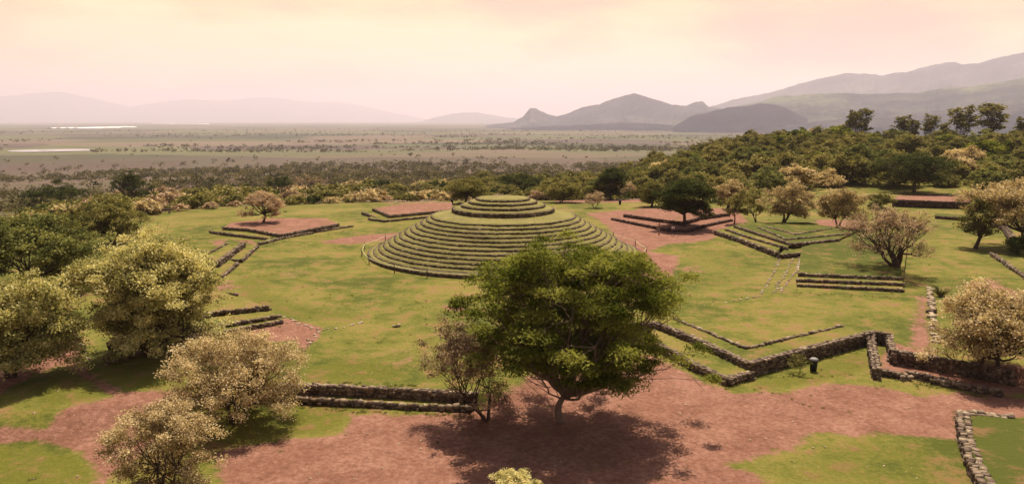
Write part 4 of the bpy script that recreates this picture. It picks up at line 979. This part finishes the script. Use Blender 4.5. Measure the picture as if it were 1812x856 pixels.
# weeds at the feet of walls and scattered over the lawns, loose stones on the earth
M_blade = leaf_mat('grass_blades', (0.11, 0.12, 0.03), (0.17, 0.17, 0.045), (0.25, 0.22, 0.08), 0.45)
def near_scatter():
    g = np.random.default_rng(21)
    lines = [[(1146, 620), (1288, 686), (1328, 672), (1440, 640), (1545, 612)], [(425, 716), (520, 719), (740, 731), (840, 735)], [(1546, 655), (1592, 672), (1690, 690), (1760, 705)], [(1690, 730), (1700, 765), (1716, 820), (1735, 856)],
             [(1408, 518), (1597, 525)], [(355, 600), (500, 572)], [(1146, 590), (1325, 660)], [(505, 672), (745, 682)], [(372, 418), (478, 430), (620, 406)], [(1265, 422), (1375, 458)]]
    C = []
    for ln in lines:
        for (xa, ya), (xb, yb) in zip(ln[:-1], ln[1:]):
            n = int(abs(xb-xa)/9)+6
            for f in g.random(n):
                h = hit(xa+(xb-xa)*f+g.normal(0, 2), ya+(yb-ya)*f+abs(g.normal(0, 2.5))); C.append(h)
    n = 1100; a = g.uniform(-0.62, 0.62, n); d = 30+g.random(n)**1.3*75; X = np.sin(a)*d; Y = np.cos(a)*d
    m = (np.hypot(X-MC[0], Y-MC[1]) > 19.5) & (fbm(X/7+2, Y/7) > 0.52); X, Y = X[m], Y[m]
    C = np.r_[np.array(C), np.c_[X, Y, Hh(X, Y)]]
    V, F, cv = leafquads(C+np.array([0, 0, 0.04]), 26, g.uniform(0.10, 0.34, len(C)), 0.4, 0.09, 0.5, 0, g)
    tag(mesh_np('weeds', V, F, M_blade, attrs={'var': ('FACE', cv)}), 'low tufts of weeds along the walls and across the lawns', 'weeds', kind='stuff')
    mb = MB(); n = 900; a = g.uniform(-0.62, 0.62, n); d = 30+g.random(n)**1.2*60; X = np.sin(a)*d; Y = np.cos(a)*d
    m = (np.hypot(X-MC[0], Y-MC[1]) > 19.5) & (fbm(X/5+7, Y/5) > 0.50); X, Y = X[m], Y[m]; Z = Hh(X, Y)
    for x, y, z in zip(X, Y, Z):
        q = g.uniform(0.04, 0.12); mb.box((x, y, z+q*0.15), (q*1.3, q, q*0.6), g.uniform(0, 3), 0.5)
    tag(mb.build('loose_stones', M_cap), 'small loose stones scattered over the earth and grass', 'stones', kind='stuff')
near_scatter()

# ------------------------------------------------------------------ bins, bench, people
M_black = plain('black_plastic', (0.012, 0.012, 0.014), 0.5); M_grey = plain('pale_lid', (0.22, 0.21, 0.20), 0.7); M_wood = plain('bench_wood', (0.14, 0.10, 0.08), 0.8)
def litter_bin(px, py, label, s=1.0):
    c = hit(px, py); e = empty('litter_bin', c, label, 'bin', 'black litter bins')
    mb = MB(); mb.tube([(0, 0, 0), (0, 0, .05), (0, 0, .8), (0, 0, .85), (0, 0, .86)], np.array([.22, .24, .29, .29, .01])*s, 14); mb.build('body', M_black, e, True)
    mb = MB(); mb.tube([(0, 0, .87), (0, 0, .95), (0, 0, 1.03), (0, 0, 1.06)], np.array([.31, .31, .2, .01])*s, 14); mb.build('lid', M_grey if s >= 1 else M_black, e, True)
litter_bin(1439, 656, 'black litter bin with pale lid in front of the retaining wall', 1.0)
litter_bin(800, 362, 'black litter bin left behind the mound', 0.99)
litter_bin(1097, 362, 'black litter bin on the red earth right of the mound', 0.99)
c = hit(292, 378); e = empty('bench', c, 'small dark bench at the far left end of the lawn by the scrub', 'bench', rz=-0.15)
mb = MB(); mb.box((0, 0, .45), (2.4, .5, .08)); mb.build('seat', M_wood, e)
mb = MB(); mb.box((0, .26, .75), (2.4, .07, .4)); mb.build('backrest', M_wood, e)
for sx in (-1, 1):
    mb = MB(); mb.box((sx*.95, 0, .2), (.12, .45, .42)); mb.build('leg', M_wood, e)

M_skin = plain('skin', (0.30, 0.17, 0.11), 0.6, var=0.05); M_hair = plain('hair', (0.015, 0.01, 0.008), 0.7)
def skin_mesh(name, joints, edges, radii, mat, parent, levels=1):
    me = bpy.data.meshes.new(name); me.from_pydata(joints, edges, []); me.update()
    o = link(name, me, mat, parent)
    sk = o.modifiers.new('skin', 'SKIN'); sub = o.modifiers.new('sub', 'SUBSURF'); sub.levels = levels; sub.render_levels = levels
    if not me.skin_vertices: me.skin_vertices.new() if hasattr(me.skin_vertices, 'new') else None
    lay = me.skin_vertices[0]
    for i, r in enumerate(radii): lay.data[i].radius = r if isinstance(r, tuple) else (r, r)
    lay.data[0].use_root = True
    me.polygons.foreach_set('use_smooth', [True]*len(me.polygons)); return o
def person(loc, rz, label, shirt, trousers, step=0.1, arm=0.1, bend=0.0):
    e = empty('person', loc, label, 'person', None, rz)
    s, a = step, arm
    fwd = bend
    J = [(0, 0, .93), (0, fwd*.3, 1.15), (0, fwd*.7, 1.38), (0, fwd*.9, 1.50), (0, fwd+.01, 1.60), (0, fwd+.02, 1.70),
         (-.10, 0, .88), (-.11, s*.6, .48), (-.11, s, .07), (-.11, s+.17, .03),
         (.10, 0, .88), (.11, -s*.3, .48), (.11, -s, .07), (.11, -s+.17, .03),
         (-.19, fwd*.7, 1.40), (-.24, fwd*.5+.0, 1.14), (-.25, a+fwd, .90), (-.25, a+.03+fwd, .78),
         (.19, fwd*.7, 1.40), (.24, fwd*.5, 1.14), (.25, a*1.6+fwd, .93), (.25, a*1.6+.05+fwd, .82)]
    E = [(0, 1), (1, 2), (2, 3), (3, 4), (4, 5), (0, 6), (6, 7), (7, 8), (8, 9), (0, 10), (10, 11), (11, 12), (12, 13), (2, 14), (14, 15), (15, 16), (16, 17), (2, 18), (18, 19), (19, 20), (20, 21)]
    Rr = [.13, .12, .12, .055, .085, .08, .085, .055, .04, .03, .085, .055, .04, .03, .05, .04, .03, .028, .05, .04, .03, .028]
    skin_mesh('body', J, E, Rr, M_skin, e)
    # shirt, trousers, hair follow the body
    ts = [0, 1, 2, 14, 15, 18, 19]; mp_ = {v: i for i, v in enumerate(ts)}
    skin_mesh('shirt', [J[i] for i in ts], [(mp_[a_], mp_[b_]) for a_, b_ in E if a_ in mp_ and b_ in mp_], [(.155, .125), (.15, .12), (.155, .12), .07, .055, .07, .055], shirt, e)
    ts = [0, 6, 7, 8, 10, 11, 12]; mp2 = {v: i for i, v in enumerate(ts)}
    skin_mesh('trousers', [J[i] for i in ts], [(mp2[a_], mp2[b_]) for a_, b_ in E if a_ in mp2 and b_ in mp2], [.14, .10, .075, .06, .10, .075, .06], trousers, e)
    hx = J[5]; mb = MB(); mb.tube([(0, hx[1]-.03, hx[2]-.08), (0, hx[1]-.03, hx[2]-.02), (0, hx[1]-.02, hx[2]+.05), (0, hx[1]-.01, hx[2]+.09), (0, hx[1], hx[2]+.10)], [.085, .105, .10, .06, .005], 10); mb.build('hair', M_hair, e, True)
    return e
M_w = plain('white_cloth', (0.75, 0.72, 0.70), 0.9); M_br = plain('brown_cloth', (0.16, 0.10, 0.06), 0.9); M_bl = plain('navy_cloth', (0.03, 0.03, 0.05), 0.9); M_kh = plain('khaki_cloth', (0.22, 0.16, 0.10), 0.9)
person(hit(1166, 415), 1.9, 'person in brown clothes standing at the sunny edge of the shade, leftmost of the three', M_br, M_kh, .12, .1)
person(hit(1191, 417), 0.4, 'person in a white shirt standing in front of the dark platform', M_w, M_bl, .16, .16, .05)
c = hit(1183, 413); person(c, -0.5, 'person in dark clothes standing behind the one in white', M_bl, M_bl, .1, .08)
